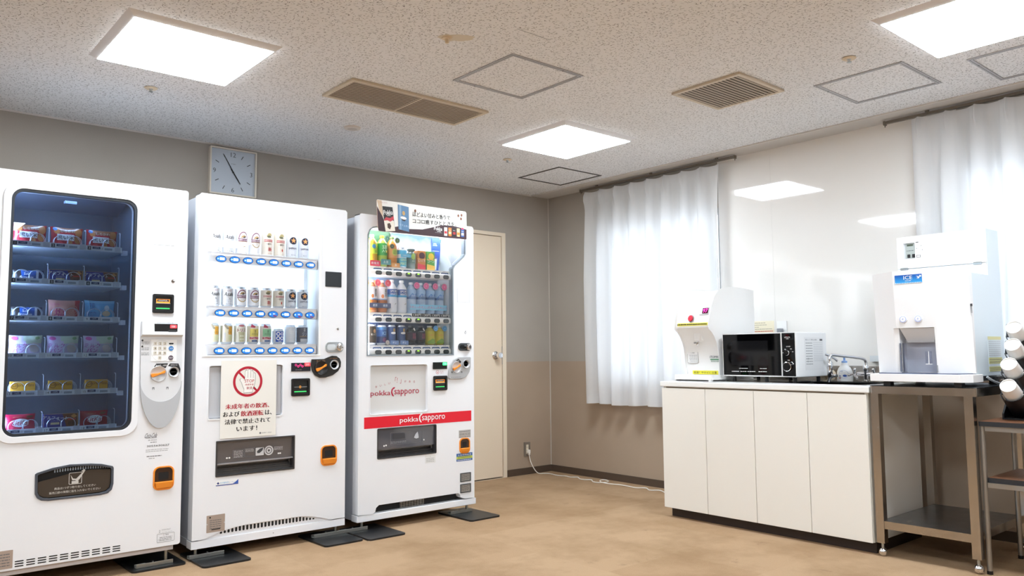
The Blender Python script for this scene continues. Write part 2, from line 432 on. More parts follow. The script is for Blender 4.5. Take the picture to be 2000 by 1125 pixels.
# curtains and rails
def curtain(y0, y1, z0, z1, per, label, ph=0.0):
    nz, ny = 46, int(abs(y1-y0)/.0062); vs = []; fs = []
    for i in range(nz+1):
        t = i/nz; z = z1-(z1-z0)*t
        for j in range(ny+1):
            y = y0+(y1-y0)*j/ny; p = (y-y0)/per+ph
            q = abs((p+.5) % 1-.5)                                   # distance to the nearest pinch, in periods
            top = math.exp(-((z1-z)/.075)**2)
            pinch = .034*math.exp(-(q/.055)**2)*math.exp(-((z1-z-.05)/.06)**2)
            a = .015+.023*min(1, t*2.4); sway = .10*math.sin(p*1.7+t*2.2)*t
            cw = math.cos(2*PI*(p+sway)); fold = a*(1.15*math.copysign(abs(cw)**.6, cw))+.006*t*math.sin(2*PI*p*2.3+1.3+t)+.004*math.sin(9*p+5*t)
            dy = (.012*math.sin(2*PI*p))*min(1, t*3)+.02*math.sin(t*3+p*.6)*t*.5
            x = -.100-(fold*(1-top*.55)+pinch)
            zz = z-(.006*(1-math.exp(-(q/.2)**2))*top) - .004*math.sin(p*2.1)*t
            vs.append((x, y+dy, zz))
    n = ny+1
    for i in range(nz):
        for j in range(ny): fs.append((i*n+j, i*n+j+1, (i+1)*n+j+1, (i+1)*n+j))
    root = thing('sheer_curtain', label, 'curtain', (-.1, (y0+y1)/2, z0), 'sheer curtains')
    g = G(); g.add(vs, fs, SHEER, True); c = O('curtain_cloth', g, root)
    # hem: second layer of cloth along the bottom, and the heading tape along the top
    k = 3*n; g = G(); sub = [(v[0]+.003, v[1], v[2]) for v in vs[-(k):]]
    g.add(sub, [f for i in range(2) for f in [(i*n+j, i*n+j+1, (i+1)*n+j+1, (i+1)*n+j) for j in range(ny)]], SHEER, True); O('hem', g, root)
    g = G(); sub = [(v[0]+.003, v[1], v[2]) for v in vs[:3*n]]
    g.add(sub, [f for i in range(2) for f in [(i*n+j, i*n+j+1, (i+1)*n+j+1, (i+1)*n+j) for j in range(ny)]], SHEER, True); O('heading_tape', g, root)
curtain(-.575, -1.868, .612, 2.348, .164, 'white sheer curtain over the corner window, behind the hot water dispenser')
curtain(-3.19, -4.95, .865, 2.362, .150, 'white sheer curtain behind the ice dispenser at the right edge', .3)
RAIL = mat('bronze_rail', '#7d756c', .4, .7)
def rail(y0, y1, label):
    r = thing('curtain_rail', label, 'curtain rail', (-.09, (y0+y1)/2, H-.03), 'curtain rails')
    g = G(); g.box(-.101, -.079, y0, y1, H-.028, H-.012, RAIL); O('rail', g, r)
    for ye in (y0, y1):
        g = G(); g.box(-.103, -.077, ye-.006, ye+.006, H-.034, H-.010, RAIL); g.rod((-.09, ye, H-.034), (-.09, ye, H-.046), .003, RAIL); O('end_cap', g, r)
    y = y0-.1 if y1 < y0 else y0+.1
    for yy in (y0+(y1-y0)*.12, y0+(y1-y0)*.5, y0+(y1-y0)*.9):
        g = G(); g.box(-.095, -.085, yy-.01, yy+.01, H-.014, H, RAIL); O('bracket', g, r)
rail(-.50, -1.995, 'bronze curtain rail over the corner window curtain')
rail(-3.035, -5.05, 'bronze curtain rail over the right-hand curtain')

# ------------------------------------------------------------------ ceiling fittings
DIFF = mat('light_diffuser', '#ffffff', .5, emit=LAMP, ecol='#e8f3fb')
LFR = mat('light_frame_white', '#e6e6ea', .45)
lp = thing('ceiling_light', '', 'ceiling light', (0, 0, H))
g = G(); a, b = .323, .292
g.add([(-a, -a, H+.0055), (a, -a, H+.0055), (a, a, H+.0055), (-a, a, H+.0055), (-b, -b, H-.016), (b, -b, H-.016), (b, b, H-.016), (-b, b, H-.016)],
      [(0, 1, 5, 4), (1, 2, 6, 5), (2, 3, 7, 6), (3, 0, 4, 7)], LFR); O('frame', g, lp)
g = G(); g.box(-b, b, -b, b, H-.0175, H-.012, DIFF); O('diffuser', g, lp)
LS = Series(lp)
cxs, cys = (-1.250, -3.660, -6.07), (-1.500, -3.965, -6.43)
names = {(0, 0): 'square lit ceiling light nearest the room corner, above the curtain side',
         (1, 0): 'square lit ceiling light at upper left, above the snack vending machine',
         (0, 1): 'square lit ceiling light cut off at the upper right edge'}
for i, cx in enumerate(cxs):
    for j, cy in enumerate(cys):
        LS.put((cx, cy, H), names.get((i, j), 'square lit ceiling light outside the photographed part of the room'), 'square ceiling lights')
BEI = mat('beige_grille', '#cfc1ab', .5); GAP_SHADE = mat('vent_gap_shade', '#3a322b', .8); SLAT = mat('brown_grille_slat', '#a5947f', .5)
def vent(x0, x1, y0, y1, bays, label):
    r = thing('ceiling_vent', label, 'air vent', ((x0+x1)/2, (y0+y1)/2, H), 'ceiling vents'); F = FZ(H+.005)
    w = .022; bw = (x1-x0)/bays
    g = G(); holes = []
    for k in range(bays): holes.append(rect(x0+bw*k+(w if k == 0 else .005), x0+bw*(k+1)-(w if k == bays-1 else .005), y0+w, y1-w))
    g.plate([rect(x0, x1, y0, y1)]+holes, F, 0, .013, BEI); O('frame', g, r, bevel=.002)
    g = G(); g.plate(rect(x0+.004, x1-.004, y0+.004, y1-.004), F, .001, .0015, GAP_SHADE); O('gap_shade_sheet', g, r)  # dark sheet stands in for the shade between the slats
    for hl in holes:
        g = G(); u0, u1 = hl[0][0], hl[1][0]; v0, v1 = hl[0][1], hl[2][1]; n = max(1, round((v1-v0)/.0225))
        for i in range(n):
            v = v0+(i+.5)*(v1-v0)/n; g.box(u0, u1, v-.0072, v+.0072, H-.0066, H-.0050, SLAT)
        O('slats', g, r)
vent(-2.902, -2.031, -1.670, -1.343, 2, 'long beige slatted ceiling vent with a centre bar')
vent(-1.474, -1.055, -2.945, -2.530, 1, 'square beige slatted ceiling vent toward the curtains')
def hatch(x0, x1, y0, y1, m, label, w=.02):
    g = G(); g.plate([rect(x0, x1, y0, y1), rect(x0+w, x1-w, y0+w, y1-w)], FZ(H+.005), 0, .005, m)
    g.plate([rect(x0+w*.42, x1-w*.42, y0+w*.42, y1-w*.42), rect(x0+w*.52, x1-w*.52, y0+w*.52, y1-w*.52)], FZ(H+.005), .005, .0054, GREY_D)
    for cx, cy in (((x0+x1)/2-.1, y1-w/2), ((x0+x1)/2+.1, y0+w/2)): g.plate(ell(cx, cy, .004), FZ(H+.005), .005, .006, GREY_D)
    tag(O('access_hatch', g, loc=((x0+x1)/2, (y0+y1)/2, H)), label, 'ceiling hatch', 'ceiling access hatches')
AF = mat('hatch_aluminium', '#b4b4b8', .45, .3)
hatch(-2.495, -2.031, -2.420, -1.955, AF, 'grey-framed square ceiling hatch beyond the long slatted vent')
hatch(-.990, -.521, -3.522, -3.072, AF, 'grey-framed square ceiling hatch between the small vent and the curtain rail')
hatch(-.770, -.310, -.940, -.480, mat('hatch_dark', '#55504c', .5), 'thin dark-framed square ceiling hatch next to the room corner', .011)
hatch(-.772, -.322, -4.180, -3.730, AF, 'grey-framed square ceiling hatch cut by the right edge of the photo')
SPW = mat('cream_plate', '#dccbb0', .5)
def sprinkler(x, y, label):
    r = thing('sprinkler_head', label, 'sprinkler', (x, y, H), 'sprinkler heads')
    g = G(); g.lathe([(.001, H+.004), (.030, H+.004), (.033, H+.002), (.028, H-.002), (.012, H-.003), (.001, H-.003)][::-1], SPW, 24, (x, y, 0)); O('escutcheon', g, r)
    g = G(); g.lathe([(.001, H-.019), (.010, H-.018), (.010, H-.016), (.005, H-.013), (.006, H-.008), (.010, H-.003)], STEEL, 16, (x, y, 0)); O('head', g, r)
sprinkler(-3.626, -.884, 'brass-ringed sprinkler head below the upper left ceiling light')
sprinkler(-1.217, -.874, 'small sprinkler head left of the dark-framed hatch')
sprinkler(-1.228, -3.381, 'sprinkler head with cream ring near the upper right light')
g = G(); g.lathe([(.001, -.006), (.03, -.006), (.048, -.003), (.052, .005)], mat('cover_plate', '#d8cfc4', .5), 32, (-2.467, -.889, H)); g.lathe([(.001, -.007), (.026, -.0068), (.03, -.006)], mat('cover_plate2', '#c4bab0', .5), 32, (-2.467, -.889, H))
tag(O('ceiling_cover_plate', g, loc=(-2.467, -.889, H)), 'round blank cover plate on the ceiling left of the long vent', 'cover plate')
ST = mat('yellowed_plaster', '#d6ccbb', .9)
g = G(); pts = []
random.seed(3)
for i in range(26):
    t = 2*PI*i/26; pts.append((-2.80+(.062+.028*random.random())*math.cos(t)*1.0, -2.40+(.028+.018*random.random())*math.sin(t)))
ca, sa = math.cos(-.62), math.sin(-.62); pts = [(-2.80+(u+2.80)*ca-(v+2.40)*sa, -2.40+(u+2.80)*sa+(v+2.40)*ca) for u, v in pts]
g.plate(pts, FZ(H+.005), 0, .0012, ST)
g.lathe([(.001, -.022), (.008, -.020), (.010, -.004), (.022, -.002), (.024, .004)], mat('cream_plate', '#dccbb0', .5), 16, (-2.835, -2.375, H))
tag(O('plaster_patch', g, loc=(-2.82, -2.38, H)), 'stained plaster patch with a small nozzle on the ceiling above the long vent', 'ceiling patch')
g = G(); g.box(-2.66, -2.47, -2.6415, -2.6385, H+.003, H+.0065, GREY_L); struct(O('trim_4', g))

# ------------------------------------------------------------------ wall things
ck = thing('wall_clock', 'square wall clock with pale blue face and cream frame above the machines', 'clock', (-2.859, -.02, 2.08))
CF = mat('clock_frame', '#e3d9ca', .4); cu, cv, ch = -2.859, 2.222, .155
g = G(); g.plate([rr(cu-ch, cu+ch, cv-ch, cv+ch, .006), rr(cu-ch+.009, cu+ch-.009, cv-ch+.009, cv+ch-.009, .003)], FY(0), 0, .034, CF); O('frame', g, ck)
F = FY(-.02); g = G(); g.plate(rect(cu-ch+.008, cu+ch-.008, cv-ch+.008, cv+ch-.008), F, -.018, 0, mat('clock_face', '#c3cad3', .5))
for s, a in (('12', 0), ('3', 90), ('6', 180), ('9', 270)):
    t = math.radians(a); g.text(s, F, cu+.122*math.sin(t), cv+.117*math.cos(t), .030, INK, bold=-.01)
for a in range(0, 360, 30):
    if a % 90:
        t = math.radians(a); c0, s0 = math.cos(t), math.sin(t)
        def P(r, w): return (cu+r*s0+w*c0, cv+r*c0-w*s0)
        k = .108; g.plate([P(k, -.002), P(k, .002), P(k+.026, .002), P(k+.026, -.002)], F, .0004, .0008, INK)
g.text('CITIZEN', F, cu, cv+.056, .006, INKG, W=.032)
O('clock_face', g, ck)
def hand(name, ang, L, back, w, z):
    t = math.radians(ang); c0, s0 = math.cos(t), math.sin(t)
    def P(r, q): return (cu+r*s0+q*c0, cv+r*c0-q*s0)
    g = G(); g.plate([P(-back, -w), P(-back, w), P(L*.6, w), P(L, w*.55), P(L, -w*.55), P(L*.6, -w)], F, z, z+.001, INK); O(name, g, ck)
hand('minute_hand', -30.5, .128, .03, .0030, .006); hand('hour_hand', 146.5, .088, .025, .0040, .004)
g = G(); g.plate(ell(cu, cv, .005), F, 0, .008, INK); O('hand_hub', g, ck)

ot = thing('wall_outlet', 'brown wall outlet plate beside the door near the floor, white plug in it', 'outlet', (-.284, 0, .21))
g = G(); g.plate(rr(-.319, -.249, .150, .270, .003), FY(0), 0, .006, mat('bronze_plate', '#8b8177', .45, .3)); O('face_plate', g, ot, bevel=.0015)
g = G(); g.plate(rect(-.297, -.271, .172, .248), FY(0), .006, .008, mat('outlet_insert', '#ded3bf', .5))
for z in (.226, .200):
    for dx in (-.006, .006): g.plate(rect(-.284+dx-.001, -.284+dx+.001, z-.004, z+.004), FY(0), .008, .0082, BLACKM)
O('socket', g, ot)
CORD = mat('white_cord', '#fbf7f0', .45)
cr = thing('power_cable', 'white power cable running along the baseboard from the wall outlet to the cabinet', 'cord', (-.26, -.05, 0))
g = G(); g.box(-.291, -.267, -.030, -.008, .178, .206, CORD); g.box(-.286, -.272, -.032, -.012, .164, .180, CORD); O('plug', g, cr, bevel=.003)
pts = [(-.279, -.022, .170), (-.279, -.030, .14), (-.272, -.045, .09), (-.240, -.060, .03), (-.205, -.07, .006), (-.167, -.09, .005), (-.147, -.142, .005), (-.165, -.257, .005), (-.141, -.321, .005),
       (-.150, -.389, .005), (-.110, -.43, .005), (-.160, -.50, .005), (-.160, -.56, .005), (-.127, -.60, .005), (-.187, -.674, .005), (-.185, -.735, .005), (-.13, -.765, .005), (-.085, -.745, .008), (-.085, -.700, .012), (-.13, -.70, .012), (-.175, -.75, .010), (-.170, -.82, .005),
       (-.144, -.915, .005), (-.147, -1.01, .005), (-.160, -1.09, .005), (-.112, -1.15, .005), (-.165, -1.23, .005), (-.120, -1.29, .005), (-.160, -1.38, .005), (-.13, -1.50, .005), (-.12, -1.80, .005), (-.12, -2.1, .005)]
g = G(); g.tube(smooth_pts(pts, 5), .0036, CORD, 8); O('cable', g, cr)

nt = thing('notice_card', 'cream paper notice on the white wall board behind the microwave', 'notice', (-.012, -2.1, 1.19))
g = G(); F = FX(-.0105); g.plate(rect(-2.206, -1.994, 1.135, 1.226), F, 0, .0012, flat('#efe6cd')); O('paper', g, nt)
g = G()
for i, (z, a, b) in enumerate(((1.214, -2.14, -2.03), (1.200, -2.15, -2.01), (1.186, -2.09, -2.01), (1.172, -2.19, -2.01))): g.lines(F, a, b, z-.006, z+.006, 1, flat('#a9a193'), w=.0016)
g.lines(F, -2.195, -2.005, 1.150, 1.164, 1, flat('#c2473d'), w=.0016)
O('lettering', g, nt)
wo = thing('wall_socket', 'white double socket plate on the wall board above the microwave', 'outlet', (-.012, -2.265, 1.18))
g = G(); g.plate(rr(-2.300, -2.230, 1.125, 1.222, .004), FX(-.0105), 0, .008, WHITE_P); O('face_plate', g, wo, bevel=.0015)
g = G(); g.box(-.05, -.018, -2.278, -2.246, 1.145, 1.172, mat('grey_plug', '#9a9ca3', .5)); g.rod((-.045, -2.262, 1.15), (-.045, -2.262, 1.05), .004, GREY_M); O('plug', g, wo, bevel=.003)
# ------------------------------------------------------------------ shared vending machine pieces
def open_box(g, x0, x1, z0, z1, y0, y1, m, t=.004):      # box open towards -y (front at y0, back at y1)
    g.box(x0, x0+t, y0, y1, z0, z1, m); g.box(x1-t, x1, y0, y1, z0, z1, m)
    g.box(x0+t, x1-t, y0, y1, z0, z0+t, m); g.box(x0+t, x1-t, y0, y1, z1-t, z1, m); g.box(x0+t, x1-t, y1-t, y1, z0+t, z1-t, m); return g
BRS = mat('adjuster_steel', '#aeb2b0', .35, 1)
def foot(parent, x, y, base=.012, top=.09):
    g = G(); g.lathe([(.001, base), (.022, base), (.022, base+.006), (.008, base+.012), (.008, top), (.001, top)], BRS, 14, (x, y, 0)); O('adjuster_foot', g, parent)
MATB = mat('black_rubber_plate', '#17181a', .42)
def floor_plate(x0, x1, y0, y1, fx, fy, label, clampdir=1, edge=None):
    r = thing('floor_plate', label, 'floor plate', ((x0+x1)/2, (y0+y1)/2, 0), 'black floor plates under the machine feet')
    g = G(); g.plate(rr(x0, x1, y0, y1, .022), FU(0), 0, .010, MATB); O('plate', g, r, bevel=.003)
    g = G(); a, b = (fx-.035, fx+.14) if clampdir > 0 else (fx-.14, fx+.03)
    g.box(a, b, fy-.018, fy+.016, .010, .0118, BRS); g.box(a, b, fy-.020, fy-.017, .0105, .030, BRS); g.box(a, a+.05, fy+.013, fy+.016, .0105, .024, BRS)
    O('clamp_bracket', g, r, bevel=.001)
    g = G(); cx = fx+.06*clampdir; g.lathe([(.001, .0118), (.010, .0118), (.010, .018), (.005, .019), (.005, .032), (.001, .032)], BRS, 6, (cx, fy, 0), smooth=False); O('bolt', g, r)
    return r
def coin_return(parent, x0, x1, z0, z1, F=FY(-1.0), text=None):
    h = (z1-z0)
    g = G(); g.plate([rr(x0, x1, z0, z1, .028), rr(x0+.007, x1-.007, z0+.007, z1-.007, .022)], F, -.004, .006, ORANGE)
    o = O('coin_return', g, parent, bevel=.0015)
    g = G(); g.plate(rr(x0+.006, x1-.006, z0+.006, z1-.006, .022), F, .0003, .0008, mat('brown_pocket', '#3b2417', .3))
    g.plate(rr(x0+.025, x1-.025, z0+h*.42, z1-h*.25, .005), F, .0008, .0012, BLACKM); O('pocket', g, o)
    g = G(); zz = z0+h*.36
    P = [(x0+.006, -1.0-.001, zz), (x1-.006, -1.0-.001, zz), (x1-.012, -1.0-.001, z0+.006), (x0+.012, -1.0-.001, z0+.006)]
    Q = [(x0+.008, -1.0-.016, zz-.002), (x1-.008, -1.0-.016, zz-.002), (x1-.015, -1.0-.012, z0+.010), (x0+.015, -1.0-.012, z0+.010)]
    g.hexa(P, Q, ORANGE); O('flap', g, o, bevel=.002)
def key_lock(parent, x, z, r=.009):
    g = G(); ylath(g, [(.001, 0), (r, 0), (r, .003), (r*.55, .0035), (.001, .0035)], (x, -1.0, z), CHROME); g.box(x-.001, x+.001, -1.0042, -1.0034, z-.004, z+.004, BLACKM); O('key_lock', g, parent)
def ylath(g, prof, c, m, n=20, sx=1):
    G2 = G(); G2.lathe(prof, m, n); g.add([(c[0]+x*sx, c[1]-z, c[2]+y) for x, y, z in G2.v], G2.f, m, True)
def lever_handle(parent, x0, x1, z0, z1, body, rim):
    F = FY(-1.0); zc = (z0+z1)/2
    g = G(); g.plate(rr(x0, x1, z0, z1, .022), F, 0, .006, rim); g.plate(rr(x0+.008, x1-.05, z0+.012, z1-.012, .012), F, .006, .0065, body); o = O('lock_handle', g, parent, bevel=.002)
    g = G(); ylath(g, [(.021, 0), (.021, .016), (.012, .018), (.010, .024), (.001, .024)], (x1-.030, -1.006, zc), CHROME); g.box(x1-.033, x1-.027, -1.033, -1.024, zc-.012, zc+.012, CHROME); O('cylinder_lock', g, o)
def bill_slot(parent, x0, x1, z0, z1, text, lit='#f08a2c', green='#38c060'):
    F = FY(-1.0)
    g = G(); g.plate([rr(x0, x1, z0, z1, .008), rr(x0+.012, x1-.012, z0+.014, z1-.012, .004)], F, 0, .010, BLACK); o = O('bill_acceptor', g, parent, bevel=.002)
    g = G(); g.plate(rect(x0+.010, x1-.010, z0+.012, z1-.010), F, 0, .002, mat('acceptor_inside', '#262a2b', .25)); h = z1-z0
    g.plate(rect(x0+.016, x1-.016, z0+h*.5, z0+h*.53), F, .002, .006, STEEL)
    if text:
        g.plate(rect(x0+.018, x1-.018, z0+h*.52, z0+h*.74), F, .0022, .003, mat('lit_orange', lit, .5, emit=.8)); g.plate(rect(x0+.022, x1-.022, z0+h*.60, z0+h*.72), F, .003, .0032, INK)
        g.text(text, F, (x0+x1)/2, z0+h*.66, h*.08, WINK, W=(x1-x0)*.45, w=.0036)
    else: g.plate(ell((x0+x1)/2-.003, z0+h*.52, .007, .008), F, .006, .0066, mat('amber_lamp', '#c98a3c', .4))
    g.plate(rect(x0+.018, x1-.018, z0+h*.22, z0+h*.28), F, .0022, .003, mat('lit_green', green, .5, emit=.7)); O('slot', g, o)
def coin_lever(o, x, z, r, F=FY(-1.0), y=-1.006, dark=False, ang=-12):
    g = G(); ylath(g, [(.001, 0), (r*.97, 0), (r, .003), (r*.97, .004), (r*.9, .002), (.001, .002)], (x, y, z), BLACK if dark else mat('satin_silver', '#c4c2c2', .35, .3)); O('lever_dial', g, o)
    t = math.radians(ang); c0, s0 = math.cos(t), math.sin(t)
    pr = [(-1.0, 0), (-.98, .16), (-.85, .24), (-.55, .18), (-.1, .10), (.3, .13), (.72, .26), (.86, .22), (.8, .05), (.72, -.08), (.3, -.08), (-.1, -.14), (-.55, -.22), (-.85, -.26), (-.98, -.17)]
    g = G(); g.plate([(x+(a*c0+b*s0)*r*.95, z+(-a*s0+b*c0)*r*.95) for a, b in pr], FY(y), .002, .014, ORANGE); O('coin_return_lever', g, o, bevel=.002)
def ring_slot(o, x, z, r, y=-1.006, slotw=.0016):
    g = G(); ylath(g, [(.001, .0), (r*.68, .0), (r*.8, .006), (r*.96, .009), (r, .006), (r, 0)], (x, y, z), mat('ring_silver', '#c6c7ca', .3, .35))
    g.plate(rect(x-r*.55, x+r*.55, z-slotw, z+slotw), FY(y), .0012, .0022, BLACKM); O('coin_slot', g, o)

# ------------------------------------------------------------------ snack vending machine (left)
vm = thing('snack_vending_machine', 'white snack vending machine at left with a dark glass front and rows of snacks', 'vending machine', (-3.94, -.65, 0))
DINT = mat('dark_machine_interior', '#66717e', .5)
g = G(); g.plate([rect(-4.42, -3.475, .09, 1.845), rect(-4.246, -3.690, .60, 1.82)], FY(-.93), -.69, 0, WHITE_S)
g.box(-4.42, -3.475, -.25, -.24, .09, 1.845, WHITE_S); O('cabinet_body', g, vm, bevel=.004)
g = G(); open_box(g, -4.246, -3.690, .60, 1.82, -.929, -.50, DINT); O('interior', g, vm)
g = G(); F = FY(-1.0)
flap = [(-4.095, .503), (-4.093, .42), (-4.084, .402), (-4.068, .391), (-4.04, .386), (-3.83, .386), (-3.80, .391), (-3.784, .405), (-3.778, .43), (-3.779, .500), (-3.783, .508), (-3.83, .522), (-3.874, .528), (-3.96, .532), (-4.03, .523), (-4.088, .508)]
wn = rr(-4.226, -3.711, .682, 1.776, .045, 8)
g.plate([rr(-4.430, -3.463, .103, 1.862, .012, 3), wn, flap], F, -.068, 0, WHITE); O('front_door', g, vm)
g = G(); g.plate([rr(-4.262, -3.676, .648, 1.812, .07, 8), rr(-4.232, -3.705, .676, 1.782, .05, 8)], F, 0, .007, WHITE); O('window_surround', g, vm, bevel=.004)
g = G(); g.plate([rr(-4.233, -3.704, .675, 1.783, .05, 8), rr(-4.220, -3.717, .688, 1.770, .042, 8)], F, -.02, .002, mat('dark_gasket', '#20252d', .4)); O('window_gasket', g, vm)
g = G(); g.plate(rr(-4.23, -3.707, .678, 1.780, .05, 8), F, -.004, -.001, glass('smoked_glass', '#d3dde6', 1.0, ior=1.5)); O('window_glass', g, vm)
g = G(); g.box(-4.42, -3.490, -.985, -.93, .078, .100, mat('base_trim_grey', '#c3bdbd', .4)); g.box(-4.42, -3.50, -.96, -.25, .078, .09, WHITE_S); O('base_rail', g, vm, bevel=.002)
g = G(); g.box(-4.241, -4.236, -.925, -.905, .66, 1.78, mat('hidden_led_strip', '#c2daff', .5, emit=55)); g.box(-4.10, -3.86, -.92, -.90, 1.795, 1.812, mat('hidden_led_strip', '#bcd4ff')); O('hidden_fill_strips', g, vm)  # unseen strips on left wall and top, added to brighten the snacks
g = G(); g.hexa([(-4.2, -.70, 1.74), (-3.72, -.70, 1.74), (-3.72, -.92, 1.80), (-4.2, -.92, 1.80)], [(-4.2, -.70, 1.75), (-3.72, -.70, 1.75), (-3.72, -.92, 1.81), (-4.2, -.92, 1.81)], mat('grey_sheet', '#7c8392', .35, .5))
g.box(-4.0, -3.95, -.90, -.87, 1.752, 1.765, DINT); O('top_deflector', g, vm)
# trays, tags, coils
COILW = mat('coil_wire', '#c4ccd6', .3, .7); TRAY = mat('tray_white', '#e3e7ec', .45); GATE = glass('clear_divider', '#e6ecf2')
ZB = [1.531-.1705*k for k in range(6)]
CX = [-4.2135+.1525*k for k in range(4)]
LCD = mat('price_lcd', '#2b3f66', .4)
hel = []
for i in range(3*14+1):
    t = i/14*2*PI; hel.append((.029*math.sin(t), -.004+.024*t/(2*PI), .029+.029*math.cos(t+PI)))
c00 = Vector((CX[0]+.047, -.925, ZB[0]+.006)); cg = G(); cg.tube([Vector(h_)+c00 for h_ in hel], .0014, COILW, 5); cm = None
num = 0
for k, zb in enumerate(ZB):
    g = G(); g.box(-4.242, -3.742, -.925, -.55, zb, zb+.004, TRAY); g.box(-4.242, -3.752, -.933, -.925, zb, zb+.024, TRAY)
    for x in CX[1:]: g.tube([(x-.005, -.926, zb+.01), (x-.005, -.926, zb+.090), (x-.005, -.920, zb+.096), (x-.005, -.90, zb+.096)], .0014, mat('divider_wire', '#cfd6dd', .4), 5)
    for x in CX[1:]: g.box(x-.030, x-.004, -.937, -.933, zb+.002, zb+.026, GREY_L)
    tr = O('shelf', g, vm)
    g = G(); g.box(-3.748, -3.727, -.935, -.90, zb-.012, zb+.010, mat('clear_bracket', '#cfd6e0', .3)); O('shelf_bracket', g, vm)
    for c in range(3):
        num += 1; x = CX[c]
        g = G(); F2 = FY(-.933); g.plate(rect(x+.004, x+.019, zb+.004, zb+.021), F2, 0, .001, INK if num < 9 else WINK)
        g.text(str(num), F2, x+.0115, zb+.0125, .011, WINK if num < 9 else INK, w=.0016, bold=.01)
        g.plate(rect(x+.025, x+.060, zb+.009, zb+.020), F2, 0, .001, LCD); g.text('130円' if k else '160円', F2, x+.0425, zb+.0145, .007, WINK, w=.0016)
        g.plate(rr(x+.064, x+.073, zb+.008, zb+.018, .001), F2, 0, .001, GREY_L); g.plate(rect(x+.078, x+.112, zb+.006, zb+.016), F2, 0, .0008, mat('tag_grey', '#9ba2ac', .5))
        O('price_tag', g, tr)
        for dx in (.047, .104):
            if cm is None: cm = O('coil', cg, vm)
            else:
                q = cm.copy(); C.objects.link(q); cm = q; q.parent = vm
            cm.location = Vector((x+dx, -.925, zb+.006))-c00
        
# coin panel
cp = G(); cap = [(-3.676, 1.188), (-3.671, 1.195), (-3.485, 1.195), (-3.480, 1.188)]
low = [(-3.478, .90)]+[(-3.5745+.0965*math.cos(a), .90-.224*math.sin(a)) for a in [PI*i/22 for i in range(1, 22)]]+[(-3.671+.0, .90)]
cp.plate(cap+low, F, 0, .010, mat('panel_light_grey', '#dcdde0', .45)); P0 = O('coin_panel', cp, vm, bevel=.003)
g = G(); cres = [(-3.5745+.0968*math.cos(a), .90-.226*math.sin(a)) for a in [PI*i/24 for i in range(0, 25)]]+[(-3.5745+.0955*math.cos(a), .90-.098*math.sin(a)) for a in [PI*i/24 for i in range(24, -1, -1)]]
g.plate(cres, F, .010, .0125, mat('panel_mid_grey', '#b9bbbf', .45)); O('panel_tail', g, P0)
g = G(); g.hexa([(-3.676, -1.010, 1.195), (-3.480, -1.010, 1.195), (-3.480, -1.010, 1.118), (-3.676, -1.010, 1.118)], [(-3.674, -1.022, 1.193), (-3.482, -1.022, 1.193), (-3.482, -1.032, 1.128), (-3.674, -1.032, 1.128)], mat('panel_light_grey', '')); O('panel_hood', g, P0, bevel=.002)
Fh = FY(-1.0285)
g = G(); g.plate(rect(-3.618, -3.510, 1.136, 1.182), Fh, -.006, .001, BLACK); g.plate(rr(-3.545, -3.514, 1.162, 1.177, .002), Fh, .001, .0015, mat('red_led', '#ff3038', .4, emit=2.2)); g.text('100', Fh, -3.530, 1.1695, .009, WINK, w=.002)
g.plate(rect(-3.553, -3.515, 1.142, 1.152), Fh, .001, .0013, GREY_D); g.text('販売中お好みの商品を選んで', FY(-1.0262), -3.562, 1.187, .005, INKG, w=.001, W=.09); O('display', g, P0)
F3 = FY(-1.010)
g = G(); g.plate(rect(-3.626, -3.506, .999, 1.105), F3, 0, .0015, WHITE_P); g.plate([ell(-3.577, 1.050, .050, .052), ell(-3.577, 1.050, .0495, .0515)], F3, .0015, .0018, GREY_M); kp = O('keypad', g, P0)
for i, ch in enumerate('1234567890'):
    u = -3.608+.0225*(i % 3); v = 1.086-.0232*(i//3)
    if ch == '0': u = -3.5855; v = 1.0165
    g = G(); g.plate(rr(u-.0075, u+.0075, v-.0075, v+.0075, .002), F3, .0015, .004, mat('key_cream', '#ddd6c8', .5)); g.text(ch, F3, u, v, .010, INK, w=.0044, bold=.01); O('key', g, kp)
for u, v, c, s in ((-3.533, 1.062, '#2c7fc4', '決定'), (-3.533, 1.016, '#5a4a58', '取消')):
    g = G(); g.plate(ell(u, v, .0115), F3, .0015, .004, flat(c)); g.text(s, F3, u, v, .008, WINK, w=.0044); O('key', g, kp)
g = G(); g.plate(rr(-3.544, -3.522, 1.082, 1.089, .003), F3, .0015, .003, INK)
for i, v in enumerate((1.098, 1.069, 1.045)):
    g.lines(F3, -3.671, -3.634, v-.017, v-.001, 3, INKG)
    if i < 2: g.plate(ell(-3.667, v+.003, .0045), F3, 0, .0006, INK)
g.plate([(-3.610, .973), (-3.600, .988), (-3.545, .989), (-3.555, .966), (-3.61, .966)], F3, 0, .0006, INK); g.text('おつり・返却', F3, -3.577, .979, .008, WINK, w=.001)
g.plate([(-3.545, .975), (-3.535, .988), (-3.495, .987), (-3.485, .960), (-3.487, .935), (-3.492, .955), (-3.505, .968)], F3, 0, .0006, INK); g.text('硬貨投入口', F3, -3.517, .980, .006, WINK, w=.001)
for u in (-3.611, -3.545): g.plate([rect(u-.005, u+.005, .861, .873), rect(u-.0025, u+.0025, .861, .868)], F3, .0005, .0008, INKG)
O('lettering', g, P0)
coin_lever(P0, -3.589, .938, .039, y=-1.010); ring_slot(P0, -3.518, .946, .026, y=-1.010)
bill_slot(vm, -3.624, -3.524, 1.236, 1.330, '1000円札')
key_lock(vm, -3.529, 1.398)
g = G(); g.plate([rr(-3.625, -3.525, 1.575, 1.658, .002), rr(-3.6238, -3.5262, 1.5762, 1.6568, .002)], F, 0, .0012, GREY_M); g.plate(rect(-3.624, -3.526, 1.576, 1.657), F, 0, .0006, WHITE); O('blank_panel', g, vm)
